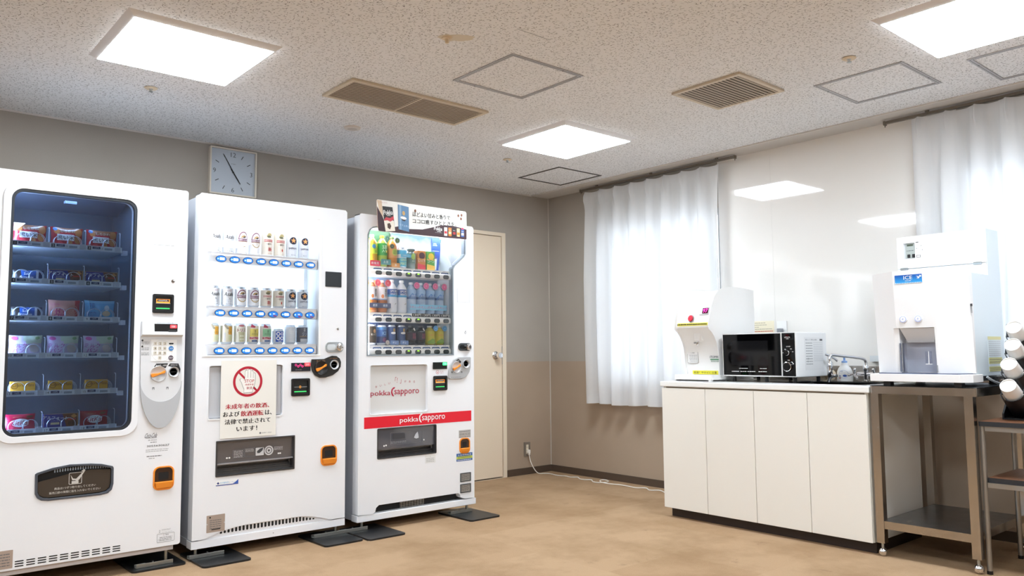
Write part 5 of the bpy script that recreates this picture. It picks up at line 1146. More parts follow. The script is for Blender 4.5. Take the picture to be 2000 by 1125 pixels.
r = pet('drink_bottle', .128, .029, [(.035, .100, '#5c7468')], '#4c5c54', b5, liquid='#7e8c86', neck=.022); r.location = (xd[4], yd, Z1); r['label'] = 'short grey-green bottle with lime oval in the top drink row'; r['group'] = G1
def pack(c1, c2, c3, s, lab):
    r = thing('drink_carton', lab, 'carton', (0, 0, 0), G1)
    g = G(); g.box(-.031, .031, -.015, .03, 0, .122, flat(c1)); O('box', g, r, bevel=.002)
    g = G(); Fx = FY(-.0155); g.plate(ell(.002, .090, .022, .022, 20), Fx, 0, .0006, flat(c2)); g.plate([(-.031, .0), (.031, .0), (.031, .030), (-.031, .040)], Fx, 0, .0006, flat(c3)); g.text(s, Fx, .0, .058, .016, WINK, w=.001, bold=.02, W=.050); g.plate(rect(-.031, .031, .066, .072), Fx, 0, .0006, flat('#e0a850')); O('label', g, r)
    return r
r = pack('#c07a34', '#4a1c28', '#c8303c', 'じっくり', 'brown soup carton with dark round picture in the top drink row'); r.location = (xd[5], yd, Z1)
r = pack('#58a03c', '#e8c83c', '#e8b84a', 'コーン', 'green corn soup carton at the right of the top drink row'); r.location = (xd[6], yd, Z1)
def bt(g, F, h): g.text('麦\n茶', F, .010, .118, .050, INK, W=.020, w=.0008, bold=.02); g.plate(ell(-.012, .098, .009, .012, 14), F, .0003, .0003, flat('#c0703c'), sub=.006, back=False)
def mkt():
    r = pet('barley_tea_bottle', .198, .034, [(.083, .155, '#e2dfe2'), (.076, .083, '#6f93be')], '#e9e9e9', bt, liquid='#9a5a2c'); collar(r, -.038, .040, -.041, .026, .056, '#46506e', '麦茶'); tagdisc(r, .024, -.034, .180, .021, '#d84a58', '新', '#f0a0a8'); return r
sm = Series(mkt()); sm.put((xd[0], yd, Z2), 'brown barley tea bottle with red tag, leftmost in the middle drink row', G2); sm.put((xd[1], yd, Z2), 'brown barley tea bottle with red tag, next to the white sports bottles', G2)
def bs(g, F, h): g.text('SPORTS\nWATER', F, .002, .124, .032, WINK, W=.058, w=.0008, bold=.03); g.plate([(.0, .052), (.012, .062), (.014, .056), (.004, .050)], F, .0003, .0003, GREY_M, back=False)
sp_ = Series(pet('sports_drink_bottle', .205, .034, [(.098, .112, '#3c98cc'), (.112, .146, '#28549c')], '#f2f4f6', bs, liquid='#dfe3ea'))
sp_.put((xd[2], yd, Z2), 'white sports drink bottle with blue band, left one of the pair', G2); sp_.put((xd[3], yd, Z2), 'white sports drink bottle with blue band, right one of the pair', G2)
def bw(g, F, h): g.plate([(-.032, .104), (-.010, .128), (.008, .116), (.030, .134), (.034, .104)], F, .0003, .0003, flat('#5f8fd0'), sub=.008, back=False); g.text('天然水', F, .004, .110, .014, flat('#dfeafa'), w=.0008)
def mkw():
    r = pet('water_bottle', .196, .033, [(.090, .150, '#9cc0e6'), (.090, .104, '#2c5cb0')], '#dfe6ee', bw, liquid='#b4cbe6'); collar(r, -.034, .036, -.040, .022, .056, '#8cd0ee', 'うれしい', '#e05a96'); tagdisc(r, .022, -.034, .176, .021, '#e8649c', '水', '#f4b0cc'); return r
wa = Series(mkw())
for i, t in enumerate(('leftmost of the four', 'second of the four', 'third of the four', 'rightmost of the four')): wa.put((xd[4+i], yd, Z2), 'clear water bottle with pink round tag, %s, middle drink row' % t, G2)
def c1(g, F, h): g.plate(ell(.006, .082, .009, .012, 14), F, .0003, .0003, flat('#b98a5c'), sub=.006, back=False); g.text('BLACK', F, .002, .062, .012, flat('#b8b0a4'), W=.036, w=.0008); g.plate([(-.02, .030), (.02, .040), (.024, .034), (-.016, .024)], F, .0003, .0003, flat('#7a3a24'), back=False)
r = can('coffee_can', .124, c1, '#231f1e', [(.016, '#3a3026')], r=.030); r.location = (xd[0], yd, Z3); r['label'] = 'black coffee can, leftmost in the bottom drink row'; r['group'] = G3; r['category'] = 'can'
def c2(g, F, h): g.text('ICE', F, .004, .070, .020, flat('#9cc8e8'), W=.030, w=.0008, bold=.02); g.plate(ell(.008, .030, .018, .014, 16), F, .0003, .0003, flat('#6a3a5c'), sub=.006, back=False)
r = can('coffee_can', .120, c2, '#27365e', [(.05, '#3a5f9a'), (.09, '#5b8fc4')], r=.031); tagdisc(r, .022, -.034, .014, .014, '#b9b4ac', '券', '#8a6a6a'); r.location = (xd[1], yd, Z3); r['label'] = 'bright blue coffee can lettered ICE in the bottom drink row'; r['group'] = G3; r['category'] = 'can'
def c3(g, F, h): g.plate(ell(0, .072, .018, .007, 16), F, .0003, .0003, WINK, sub=.006, back=False); g.plate([(-.014, .070), (.014, .070), (.008, .060), (-.008, .060)], F, .0002, .0002, flat('#2a1f24'), back=False); g.plate(ell(.004, .090, .008, .012, 14), F, .0003, .0003, flat('#b99a64'), sub=.006, back=False)
def mkl(): 
    r = can('coffee_can', .122, c3, '#3c5684', r=.027); collar(r, -.030, .030, -.036, 0, .026, '#6a86b4', 'オレ'); return r
ca_ = Series(mkl()); ca_.put((xd[2], yd, Z3), 'slate blue milk coffee can, left one of the pair in the bottom row', G3); ca_.put((xd[3], yd, Z3), 'slate blue milk coffee can, right one of the pair in the bottom row', G3)
for q in (ca_.p,): q['category'] = 'can'
def c4(g, F, h): g.text('珈琲\n微糖', F, .006, .054, .036, flat('#a84a62'), W=.028, w=.0008); g.plate([(-.004, .100), (.010, .084), (.014, .090), (.004, .106)], F, .0003, .0003, WINK, back=False)
bc = Series(pet('bottle_can', .118, .032, [(.030, .078, '#35222c')], '#4c4a4c', c4, liquid='#1d1b1d', neck=.013))
bc.put((xd[4], yd, Z3), 'black aluminium coffee bottle, left one of the pair in the bottom row', G3); bc.put((xd[5], yd, Z3), 'black aluminium coffee bottle, right one of the pair in the bottom row', G3)
def c5(g, F, h): g.plate([(-.032, .020), (.0, .040), (.032, .030), (.032, .006), (-.032, .006)], F, .0003, .0003, flat('#7fa03c'), sub=.008, back=False); g.text('レモネード', F, .002, .062, .014, flat('#d86a4a'), w=.0008, W=.050)
def mkj():
    r = pet('lemonade_bottle', .120, .033, [(.012, .086, '#c3b834')], '#e6e6e0', c5, liquid='#b8a83c', neck=.014); tagdisc(r, .024, -.034, .104, .018, '#4f9ad2', '冷', '#c8e4f8'); return r
le = Series(mkj()); le.put((xd[6], yd, Z3), 'small yellow-green bottle with blue round tag, left one of the pair', G3); le.put((xd[7], yd, Z3), 'small yellow-green bottle with blue round tag, rightmost in the bottom row', G3)

# ------------------------------------------------------------------ sink cabinet
CAB = mat('cream_laminate', '#eeeae2', .38); KICK = mat('dark_brown_kick', '#2b1f1b', .5); TOPW = mat('white_worktop', '#f1f1ef', .3)
cb = thing('sink_cabinet', 'low white cabinet with four plain doors standing under the white worktop', 'cabinet', (-.5, -2.53, 0))
g = G()
g.box(-.786, -.20, -1.898, -1.88, .058, .805, CAB); g.box(-.786, -.20, -3.190, -3.172, .058, .805, CAB); g.box(-.786, -.20, -3.172, -1.898, .058, .076, CAB); g.box(-.22, -.20, -3.172, -1.898, .076, .805, CAB); g.box(-.784, -.76, -3.172, -1.898, .785, .806, mat('brown_rail', '#a3917f', .5)); O('carcass', g, cb)
ds = [-1.876, -2.203, -2.534, -2.8625, -3.190]
for i in range(4):
    g = G(); g.box(-.802, -.787, ds[i+1]+.0016, ds[i]-.0016, .058, .797, CAB); O('door', g, cb, bevel=.0015)
g = G(); g.box(-.755, -.74, -3.185, -1.90, 0, .058, KICK); g.box(-.74, -.22, -1.915, -1.90, 0, .058, CAB); g.box(-.74, -.22, -3.185, -3.17, 0, .058, KICK); O('kickboard', g, cb)
wt = thing('worktop', 'white worktop with a stainless sink along its back', 'worktop', (-.5, -2.53, .806))
g = G(); sk = rr(-.70, -.28, -3.12, -2.60, .03); g.plate([rect(-.806, -.185, -3.203, -1.866), sk], FU(.806), 0, .032, TOPW); O('slab', g, wt, bevel=.004)
g = G(); g.plate([rr(-.715, -.265, -3.135, -2.585, .035), rr(-.69, -.29, -3.11, -2.61, .03)], FU(.838), 0, .004, CHROME)
sr = rr(-.70, -.28, -3.12, -2.60, .03); vs = [(u, v, .838) for u, v in sr]+[(u, v, .69) for u, v in sr]; n = len(sr); g.add(vs, [(i, (i+1) % n, n+(i+1) % n, n+i) for i in range(n)]+[tuple(range(n, 2*n))], SSTD); O('sink_basin', g, wt)
g = G(); g.box(-.20, -.186, -3.203, -1.866, .838, .932, SST); O('splash_back', g, wt, bevel=.002)
g = G(); g.box(-.60, -.22, -2.58, -2.24, .838, .8405, SST); tag(O('steel_tray', g, loc=(-.41, -2.41, .838)), 'thin stainless tray lying under the microwave on the worktop', 'tray')

# faucet
fc = thing('faucet', 'chrome two-handle faucet with a long swivel spout behind the sink', 'faucet', (-.25, -2.93, .838))
g = G(); g.lathe([(.001, .838), (.024, .838), (.024, .846), (.014, .852), (.013, .90), (.017, .905), (.017, .93), (.012, .938), (.001, .938)], CHROME, 20, (-.25, -2.93, 0)); g.rod((-.25, -2.88, .885), (-.25, -2.98, .885), .012, CHROME); O('valve_body', g, fc)
for sgn in (1, -1):
    y = -2.93+.062*sgn; g = G(); g.rod((-.25, y, .885), (-.27, y, .885), .010, CHROME)
    for k in range(3):
        t = PI/2+k*2*PI/3+.3*sgn; g.rod((-.272, y, .885), (-.276, y+.026*math.cos(t), .885+.026*math.sin(t)), .0055, CHROME, r2=.008); g.ball((-.276, y+.028*math.cos(t), .885+.028*math.sin(t)), .009, CHROME, 10)
    O('tap_handle', g, fc)
g = G(); g.tube(smooth_pts([(-.25, -2.93, .93), (-.25, -2.93, .955), (-.262, -2.925, .972), (-.30, -2.90, .982), (-.37, -2.86, .990), (-.43, -2.835, .997), (-.452, -2.826, .995), (-.460, -2.822, .978), (-.460, -2.822, .955)], 6), .0085, CHROME, 12); O('spout', g, fc)
g = G(); g.lathe([(.001, .868), (.012, .868), (.014, .872), (.014, .93), (.0165, .932), (.0165, .955), (.011, .962), (.001, .962)], CHROME, 18, (-.460, -2.822, 0)); O('spray_nozzle', g, fc)
g = G(); g.tube(smooth_pts([(-.44, -2.80, .845), (-.445, -2.81, .866), (-.455, -2.835, .878), (-.47, -2.865, .880)], 5), .009, CHROME, 10)
g.tube(smooth_pts([(-.40, -2.765, 1.002), (-.38, -2.785, .990), (-.36, -2.800, .976), (-.35, -2.812, .962)], 5), .008, CHROME, 10); O('hose_arm', g, fc)

# soap bottle
sb = thing('soap_bottle', 'white hand soap pump bottle with a blue top behind the sink', 'soap bottle', (-.235, -2.785, .838))
g = G(); sx_, sy_ = -.235, -2.795
def oval(g, prof, m, c, ky):
    G2_ = G(); G2_.lathe(prof, m, 28); g.add([(c[0]+x*.6, c[1]+y*ky, c[2]+z) for x, y, z in G2_.v], G2_.f, m, True)
oval(g, [(.001, 0), (.042, 0), (.047, .006), (.049, .03), (.046, .060), (.036, .082), (.024, .094), (.020, .100), (.020, .112), (.001, .112)], WHITE_P, (sx_, sy_, .838), 1.0); O('body', g, sb)
g = G(); g.lathe([(.001, .0), (.016, .0), (.016, .010), (.006, .014), (.006, .030), (.013, .032), (.020, .036), (.022, .042), (.001, .044)], mat('pump_blue', '#8fb2e6', .4), 18, (sx_, sy_, .950)); g.box(sx_-.035, sx_, sy_-.005, sy_+.005, .984, .992, mat('pump_blue', '')); O('pump', g, sb)
g = G(); Fs = lambda u, v, w=0: (sx_-.0305*math.sqrt(max(.02, 1-((u)/.055)**2))-w-.0005, sy_-u, .838+v)
g.plate([ell(.006, .045, .028, .024, 24), ell(.006, .045, .027, .023, 24)], Fs, 0, 0, flat('#7f9cd0')); g.text('薬用', Fs, -.004, .062, .007, flat('#5a74a8'), w=0); g.text('ハンドソープ', Fs, .0, .052, .006, flat('#4a5f94'), w=0, W=.036); g.plate(ell(.014, .036, .012, .007, 14), Fs, 0, 0, flat('#3f63b0')); g.plate(rect(-.022, -.010, .020, .025), Fs, 0, 0, flat('#a03a4c')); g.plate(ell(-.016, .034, .004, .004, 10), Fs, 0, 0, flat('#2c4490')); O('label', g, sb)
jr = thing('scrub_tub', 'beige plastic cup lying open beside the soap bottle', 'cup', (-.24, -2.72, .838))
g = G(); G2_ = G(); G2_.lathe([(.001, -.03), (.032, -.03), (.036, .0), (.038, .05), (.030, .052), (.028, .0), (.001, -.02)], mat('beige_plastic', '#dfcfb6', .5), 24)
g.add([(-.27-z*1.0, -2.712+x, .877+y) for x, y, z in G2_.v], G2_.f, mat('beige_plastic', ''), True); O('tub', g, jr)
lg = G(); lg.box(-.045, -.011, -3.12, -2.86, .955, .958, mat('clear_ledge', '#dfe3e6', .15)); lg.box(-.048, -.045, -3.12, -2.86, .955, .990, mat('clear_ledge', '')); tag(O('wall_ledge', lg, loc=(-.03, -3.0, .955)), 'narrow clear ledge fixed to the wall board behind the sink', 'ledge')

# ------------------------------------------------------------------ hot water dispenser
hw = thing('hot_water_dispenser', 'white hot water dispenser with a red button and 97 display at the worktop\'s left', 'water dispenser', (-.52, -2.1, .838))
HW = mat('dispenser_white', '#f4f4f4', .3)
ya, yb_ = -1.965, -2.222
def side_prism(g, prof, y0, y1, m, rnd=.018, smooth=True):
    # profile in (x, z); ends drawn in slightly to round the long edges
    cx = sum(p[0] for p in prof)/len(prof); cz = sum(p[1] for p in prof)/len(prof); secs = [(y0, rnd), (y0-.006 if y1 < y0 else y0+.006, rnd*.3), (y0-rnd if y1 < y0 else y0+rnd, 0), (y1+rnd if y1 < y0 else y1-rnd, 0), (y1+.006 if y1 < y0 else y1-.006, rnd*.3), (y1, rnd)]
    n = len(prof); vs = []
    for y, d in secs:
        for x, z in inset(prof, d) if d else prof: vs.append((x, y, z))
    fs = [(k*n+i, k*n+(i+1) % n, (k+1)*n+(i+1) % n, (k+1)*n+i) for k in range(5) for i in range(n)]
    g.add(vs, fs, m, smooth)
    tri = tessellate_polygon([[Vector((v[0], v[2], 0)) for v in vs[:n]]]); g.add(vs[:n], [tuple(t) for t in tri], m); tri = tessellate_polygon([[Vector((v[0], v[2], 0)) for v in vs[-n:]]]); g.add(vs[-n:], [tuple(t)[::-1] for t in tri], m)
prof = [(-.29, .90), (-.29, 1.400), (-.40, 1.410), (-.52, 1.412), (-.60, 1.404), (-.650, 1.388), (-.690, 1.350), (-.722, 1.290), (-.742, 1.235), (-.757, 1.185), (-.755, 1.172), (-.735, 1.160), (-.705, 1.130), (-.680, 1.090), (-.666, 1.050), (-.658, 1.000), (-.655, .90)][::-1]
g = G(); side_prism(g, prof, ya, yb_, HW); O('housing', g, hw)
g = G(); g.box(-.657, -.29, -2.214, -1.973, .845, .91, HW); g.plate([rr(-.775, -.60, -2.232, -1.952, .02), rr(-.765, -.66, -2.222, -1.962, .014)], FU(.842), 0, .038, HW); g.plate(rr(-.775, -.60, -2.232, -1.952, .02), FU(.840), 0, .012, HW); O('drip_tray', g, hw, bevel=.002)
g = G(); g.box(-.712, -.672, -2.115, -2.065, 1.085, 1.155, HW); g.rod((-.705, -2.09, 1.09), (-.705, -2.09, 1.062), .010, CHROME); O('spout_cover', g, hw, bevel=.008)
def Fn(u, v, w=0):       # on the sloping control face: u = world y, v = world z
    pts = [(1.172, -.7555), (1.185, -.757), (1.235, -.742), (1.290, -.722), (1.350, -.690)]
    x = -.70
    for (za, xa), (zb_, xb_) in zip(pts[:-1], pts[1:]):
        if za <= v <= zb_+1e-6: x = xa+(xb_-xa)*(v-za)/(zb_-za); break
    return (x-.0012-w, u, v+w*.3)
g = G(); g.plate(rr(-2.200, -2.130, 1.250, 1.298, .004), Fn, 0, .003, GREY_L); g.plate(rect(-2.196, -2.154, 1.256, 1.290), Fn, .003, .0045, mat('display_maroon', '#3a0a1c', .2)); g.text('97', Fn, -2.176, 1.273, .024, mat('magenta_led2', '#f0289c', .4, emit=2.5), w=.006, d=-1); O('temperature_display', g, hw)
g = G(); g.plate(ell(-2.077, 1.228, .021, .0225, 24), Fn, 0, .004, GREY_M); g.plate(ell(-2.077, 1.228, .017, .0185, 24), Fn, .004, .012, mat('red_button', '#c8203a', .35)); O('dispense_button', g, hw)
YT = flat('#e6dc3c')
g = G(); g.plate(rect(-2.205, -1.968, 1.184, 1.201), Fn, 0, .0012, YT); g.lines(Fn, -2.20, -1.975, 1.182, 1.203, 1, INK, w=.002); g.text('熱湯注意・さわらないでください', Fn, -2.088, 1.1925, .009, INK, W=.20, w=.002, d=-1); O('yellow_tape', g, hw)
g = G(); Fx = FX(-.662); g.plate(rect(-2.205, -2.015, .882, .905), Fx, 0, .0012, YT); g.text('熱湯！やけどに注意', Fx, -2.11, .893, .014, INK, W=.17, w=.002, d=-1, bold=.02); O('yellow_tape', g, hw)
g = G(); Fx = FX(-.6605); g.plate([rr(-2.058, -1.978, .952, 1.024, .003), rr(-2.0568, -1.9792, .9532, 1.0228, .003)], Fx, 0, .001, INKG); g.plate(rr(-2.057, -1.979, .953, 1.023, .003), Fx, 0, .0005, WHITE_P); g.text('⚠ 警告', Fx, -2.018, 1.015, .009, INKG, d=-1, w=.001); g.lines(Fx, -2.052, -1.99, .958, 1.005, 5, GREY_M, w=.001); O('warning_label', g, hw)
g = G(); g.text('ITOMIC', Fx, -2.182, .990, .014, flat('#2a2f52'), W=.068, w=.001, d=-1, bold=.04, skew=.2); g.plate(rect(-2.219, -2.150, .971, .977), Fx, 0, .001, flat('#3c8a5c')); g.text('電気給湯機', Fx, -2.185, .963, .010, flat('#3c6a54'), W=.062, w=.001, d=-1); g.plate(rect(-2.066, -2.046, 1.075, 1.081), FX(-.684), 0, .001, INKG); O('lettering', g, hw)

# ------------------------------------------------------------------ microwave
mw = thing('microwave_oven', 'white microwave oven with a black glass front on the worktop', 'microwave', (-.5, -2.49, .842))
MWW = mat('microwave_white', '#ededee', .35); BG_ = mat('black_glass', '#040405', .03, spec=.3)
g = G(); g.box(-.664, -.335, -2.740, -2.258, .874, 1.130, MWW); O('casing', g, mw, bevel=.005)
for x in (-.63, -.37):
    for y in (-2.70, -2.52, -2.30): g = G(); g.rod((x, y, .842), (x, y, .875), .011, BLACK); O('foot', g, mw)
F = FX(-.664)
g = G(); g.plate(rr(-2.6515, -2.2575, .876, 1.129, .005), F, 0, .020, MWW); g.plate(rect(-2.648, -2.262, .882, 1.124), F, .020, .0215, BG_); dm = O('door', g, mw, bevel=.001)
g = G(); g.plate(rr(-2.566, -2.318, .940, 1.084, .003), F, .0217, .0219, mat('mesh_window_grey', '#151517', .06, spec=.3)); O('door_window', g, dm)
g = G(); Fl = FX(-.6862)
for a, b in ((-2.37, -2.318), (-2.42, -2.375), (-2.48, -2.425), (-2.555, -2.50)): g.lines(Fl, a, b, .899, .909, 1, WINK)
g.lines(Fl, -2.43, -2.37, .918, .926, 1, WINK); g.lines(Fl, -2.555, -2.51, .918, .926, 1, WINK); O('lettering', g, dm)
g = G(); g.plate(rr(-2.7405, -2.6535, .876, 1.129, .005), F, 0, .020, MWW); g.plate(rect(-2.737, -2.657, .880, 1.125), F, .020, .0215, BG_); pn = O('control_panel', g, mw, bevel=.001)
def xlath(g, prof, c, m, n=26):
    G2 = G(); G2.lathe(prof, m, n); g.add([(c[0]-z, c[1]+x, c[2]+y) for x, y, z in G2.v], G2.f, m, True)
for z, r_ in ((1.012, .0165), (.934, .0265)):
    g = G(); xlath(g, [(.001, .020), (r_*.78, .020), (r_*.84, .018), (r_*.84, 0)], (-.6855, -2.690, z), BG_); xlath(g, [(r_, 0), (r_, .012), (r_*.9, .014), (r_*.84, .012)], (-.6855, -2.690, z), CHROME); O('dial', g, pn)
g = G(); g.text('HITACHI', Fl, -2.692, 1.100, .008, WINK, W=.034, d=-1); g.lines(Fl, -2.70, -2.685, 1.088, 1.095, 1, WINK); g.text('出力切換', Fl, -2.697, 1.048, .006, WINK, d=-1); g.text('時間', Fl, -2.697, .970, .006, WINK, d=-1)
for y, z in ((-2.675, 1.032), (-2.712, 1.034), (-2.722, 1.018), (-2.665, 1.012)): g.lines(Fl, y-.006, y+.006, z-.003, z+.004, 1, WINK)
g.plate([(-2.715, .963), (-2.728, .950), (-2.726, .947), (-2.713, .960)], Fl, 0, .0005, WINK); O('lettering', g, pn)
g = G(); Fy = FY(-2.7405); g.plate(rect(-.585, -.375, .912, 1.10), Fy, 0, .0006, flat('#e6e6e7')); g.text('電子レンジ ご使用上のお願い', Fy, -.51, 1.086, .010, INKG, W=.13); g.plate(rr(-.415, -.385, 1.080, 1.092, .003), Fy, .0006, .001, INKG)
g.lines(Fy, -.575, -.50, .94, 1.075, 9, GREY_M, w=.001); g.lines(Fy, -.49, -.385, .96, 1.075, 11, GREY_L, w=.001); g.text('1 の\n2', Fy, -.555, .970, .026, INKG, w=.001); O('instruction_label', g, mw)

# ------------------------------------------------------------------ stainless work table
tb = thing('steel_table', 'stainless work table with a lower shelf and ball feet under the ice dispenser', 'table', (-.48, -3.44, 0))
g = G()
g.plate(rr(-.806, -.150, -3.702, -3.207, .012), FU(.843), 0, .003, SSTD); g.plate([rr(-.806, -.150, -3.702, -3.207, .012), rr(-.803, -.153, -3.699, -3.210, .01)], FU(.805), 0, .041, SST); O('tabletop', g, tb)
for x in (-.785, -.170):
    for y in (-3.228, -3.665):
        g = G(); sx1 = 1 if x < -.5 else -1; sy1 = -1 if y > -3.5 else 1
        g.box(x-.013, x+.022 if sx1 > 0 else x+.013, y-.0195, y+.0195, .066, .806, SST) if False else None
        g.box(x-.015, x-.0135, y-.0195, y+.0195, .066, .806, SST); g.box(x+.0235, x+.025, y-.0195, y+.0195, .066, .806, SST); g.box(x-.0135, x+.0235, y-.0195, y-.018, .066, .806, SST); g.box(x-.0135, x+.0235, y+.018, y+.0195, .066, .806, SST); g.box(x-.0135, x+.0235, y-.018, y+.018, .066, .068, SST)
        lo = O('leg', g, tb)
        g = G(); g.rod((x+.005, y, .04), (x+.005, y, .07), .007, STEEL); g.ball((x+.005, y, .021), .021, CHROME, 18); O('ball_foot', g, lo)
g = G(); g.box(-.795, -.16, -3.66, -3.232, .172, .176, SSTD); g.box(-.797, -.794, -3.648, -3.245, .138, .176, SST); g.box(-.16, -.157, -3.66, -3.232, .138, .176, SST); g.box(-.795, -.16, -3.663, -3.660, .138, .176, SST); g.box(-.795, -.16, -3.234, -3.231, .138, .176, SST); O('lower_shelf', g, tb)

# ------------------------------------------------------------------ ice dispenser
ic = thing('ice_dispenser', 'large white ice dispenser with a blue ICE label on the steel table', 'ice dispenser', (-.5, -3.44, .87))
IW = mat('ice_white', '#f0f0f2', .35); IB = mat('ice_side_steel', '#dfe9f0', .4, .1)
g = G(); g.box(-.64, -.285, -3.662, -3.225, .905, 1.625, IB); g.box(-.64, -.60, -3.66, -3.225, 1.43, 1.63, IB) if False else None
O('body', g, ic, bevel=.004)
# notch: the rear upper cabinet front
ic_body = ic.children[-1]
ic_body.data.clear_geometry()
g = G(); prof = [(-.668, .895), (-.668, 1.392), (-.448, 1.392), (-.448, 1.628), (-.282, 1.628), (-.282, .895)]
FYy = lambda u, v, w=0: (u, -3.225-w, v)
g.plate(prof, FYy, 0, .437, IB); me = bpy.data.meshes.new('body'); me.from_pydata([tuple(Vector(v)-absloc(ic)) for v in g.v], [], g.f)
for m_ in g.mats: me.materials.append(m_)
ic_body.data = me
g = G(); F = FX(-.448); g.plate([rect(-3.660, -3.228, 1.456, 1.627), rect(-3.321, -3.262, 1.508, 1.592)], F, 0, .012, IW); g.plate(rect(-3.321, -3.262, 1.508, 1.592), F, 0, .002, GREY_L); fp = O('upper_panel', g, ic, bevel=.002)
g = G(); g.plate(rect(-3.660, -3.228, 1.392, 1.453), F, 0, .012, IW); O('lower_panel', g, ic, bevel=.002)
for y in (-3.263, -3.622): g = G(); g.rod((-.462, y-.019, 1.4545), (-.462, y+.019, 1.4545), .0045, STEEL); g.box(-.4625, -.4605, y-.019, y+.019, 1.447, 1.462, STEEL); O('hinge', g, fp)
g = G(); Fq = FX(-.450); g.plate(rect(-3.318, -3.270, 1.512, 1.590), Fq, 0, .002, mat('control_grey', '#a9b0ac', .4)); g.plate(rect(-3.310, -3.279, 1.576, 1.586), Fq, .002, .0026, mat('lcd_olive', '#4c5648', .3)); g.plate(rr(-3.294, -3.280, 1.514, 1.532, .002), Fq, .002, .006, INK); g.plate(rr(-3.320, -3.305, 1.514, 1.532, .002), Fq, .002, .006, INK); g.lines(Fq, -3.312, -3.276, 1.548, 1.556, 1, GREY_D, w=.0026); O('control_unit', g, fp)
g = G(); Fq = FX(-.460); g.plate(rect(-3.395, -3.328, 1.512, 1.592), Fq, 0, .0006, flat('#ececee')); g.lines(Fq, -3.39, -3.33, 1.525, 1.582, 6, GREY_L, w=.001); g.plate(rect(-3.342, -3.328, 1.590, 1.594), Fq, 0, .001, INK); g.plate([rr(-3.350, -3.329, 1.511, 1.524, .002), rr(-3.348, -3.331, 1.513, 1.522, .002)], Fq, .0006, .001, INK)
for y, z in ((-3.355, 1.572), (-3.331, 1.560), (-3.36, 1.55)): g.plate(ell(y, z, .002, .002, 8), Fq, .0006, .001, INK)
O('instruction_label', g, fp)
# front cover with a proud centre section and slanting cheeks
def sect(z, dx): return [(-.669-dx, -3.200), (-.750-dx, -3.338), (-.750-dx, -3.530), (-.700-dx, -3.620), (-.680-dx, -3.6635), (-.6685, -3.6635), (-.6685, -3.200)]
def loft(g, secs, m):
    n = len(secs[0][1]); vs = [(x, y, z) for z, P in secs for x, y in P]
    g.add(vs, [(k*n+i, k*n+(i+1) % n, (k+1)*n+(i+1) % n, (k+1)*n+i) for k in range(len(secs)-1) for i in range(n)], m)
    for k, rev in ((0, False), (len(secs)-1, True)):
        P = vs[k*n:(k+1)*n]; tri = tessellate_polygon([[Vector((p[0], p[1], 0)) for p in P]]); g.add(P, [tuple(t) for t in tri], m)
g = G(); loft(g, [(1.132, sect(0, .014)), (1.415, sect(0, .034))], IW)
L_ = lambda z, dx: (z, [(-.669-dx, -3.200), (-.738-dx, -3.318), (-.738-dx, -3.345), (-.68, -3.345), (-.6685, -3.345), (-.6685, -3.200)])
R_ = lambda z, dx: (z, [(-.750-dx, -3.518), (-.750-dx, -3.530), (-.700-dx, -3.620), (-.680-dx, -3.6635), (-.6685, -3.6635), (-.6685, -3.518)])
loft(g, [L_(.908, 0), L_(1.132, .014)], IW); loft(g, [R_(.908, 0), R_(1.132, .014)], IW); g.box(-.674, -.669, -3.52, -3.34, .905, 1.133, mat('chute_back', '#f2f2f6', .5)); O('front_cover', g, ic)
g = G(); b_ = [(-.756, -3.350, 1.131), (-.756, -3.518, 1.131), (-.66, -3.518, 1.131), (-.66, -3.350, 1.131)]; t_ = [(-.725, -3.375, 1.060), (-.725, -3.500, 1.060), (-.66, -3.505, 1.060), (-.66, -3.365, 1.060)]; g.hexa(b_, t_, mat('chute_grey', '#d3d4d8', .35)); O('ice_chute', g, ic)
CP = glass('smoked_acrylic', '#f0f2f7', 1.0, ior=1.3)
g = G(); g.box(-.752, -.749, -3.520, -3.343, .915, 1.057, CP); g.box(-.749, -.70, -3.346, -3.343, .915, 1.057, CP); g.box(-.7525, -.748, -3.522, -3.517, .915, 1.057, GREY_M); g.box(-.7525, -.748, -3.357, -3.354, .915, 1.057, GREY_M); ad = O('splash_door', g, ic)
g = G(); g.box(-.757, -.7525, -3.497, -3.468, .955, 1.015, CP); g.box(-.758, -.757, -3.485, -3.482, .955, 1.015, WHITE_P); g.box(-.758, -.7525, -3.497, -3.468, .952, .955, WHITE_P); O('handle', g, ad)
F = FX(-.766)
for y in (-3.376, -3.448): g = G(); xlath(g, [(.001, .006), (.013, .006), (.0175, .004), (.019, 0)], (-.767, y, 1.175), mat('button_white', '#f6f8ff', .3)); g.plate([ell(y, 1.175, .0155, .0155, 20), ell(y, 1.175, .0135, .0135, 20)], FX(-.7725), 0, .001, flat('#8fa6e6')); g.text('氷', FX(-.7740), y, 1.176, .009, flat('#4a62c0'), d=-1); O('push_button', g, ic)
def Fi(u, v, w=0): return (-.7645-.02*(v-1.132)/.283-w, u, v)
m = mat('ice_label_blue', '#1c6fd0', .3); n, L = nodes(m); ge = N(m, 'ShaderNodeNewGeometry'); s = N(m, 'ShaderNodeSeparateXYZ'); L.new(ge.outputs['Position'], s.inputs[0]); r = N(m, 'ShaderNodeMapRange'); L.new(s.outputs[2], r.inputs[0]); r.inputs[1].default_value = 1.356; r.inputs[2].default_value = 1.392; L.new(mixc(m, r.outputs[0], lin('#39a3ec'), lin('#1857b4')), n['Principled BSDF'].inputs['Base Color'])
g = G(); g.plate(rect(-3.480, -3.350, 1.352, 1.394), Fi, 0, .001, m); g.text('ICE', Fi, -3.414, 1.380, .018, WINK, W=.042, d=-1, w=.0018, bold=.02); g.lines(Fi, -3.428, -3.395, 1.361, 1.368, 1, WINK, w=.0018)
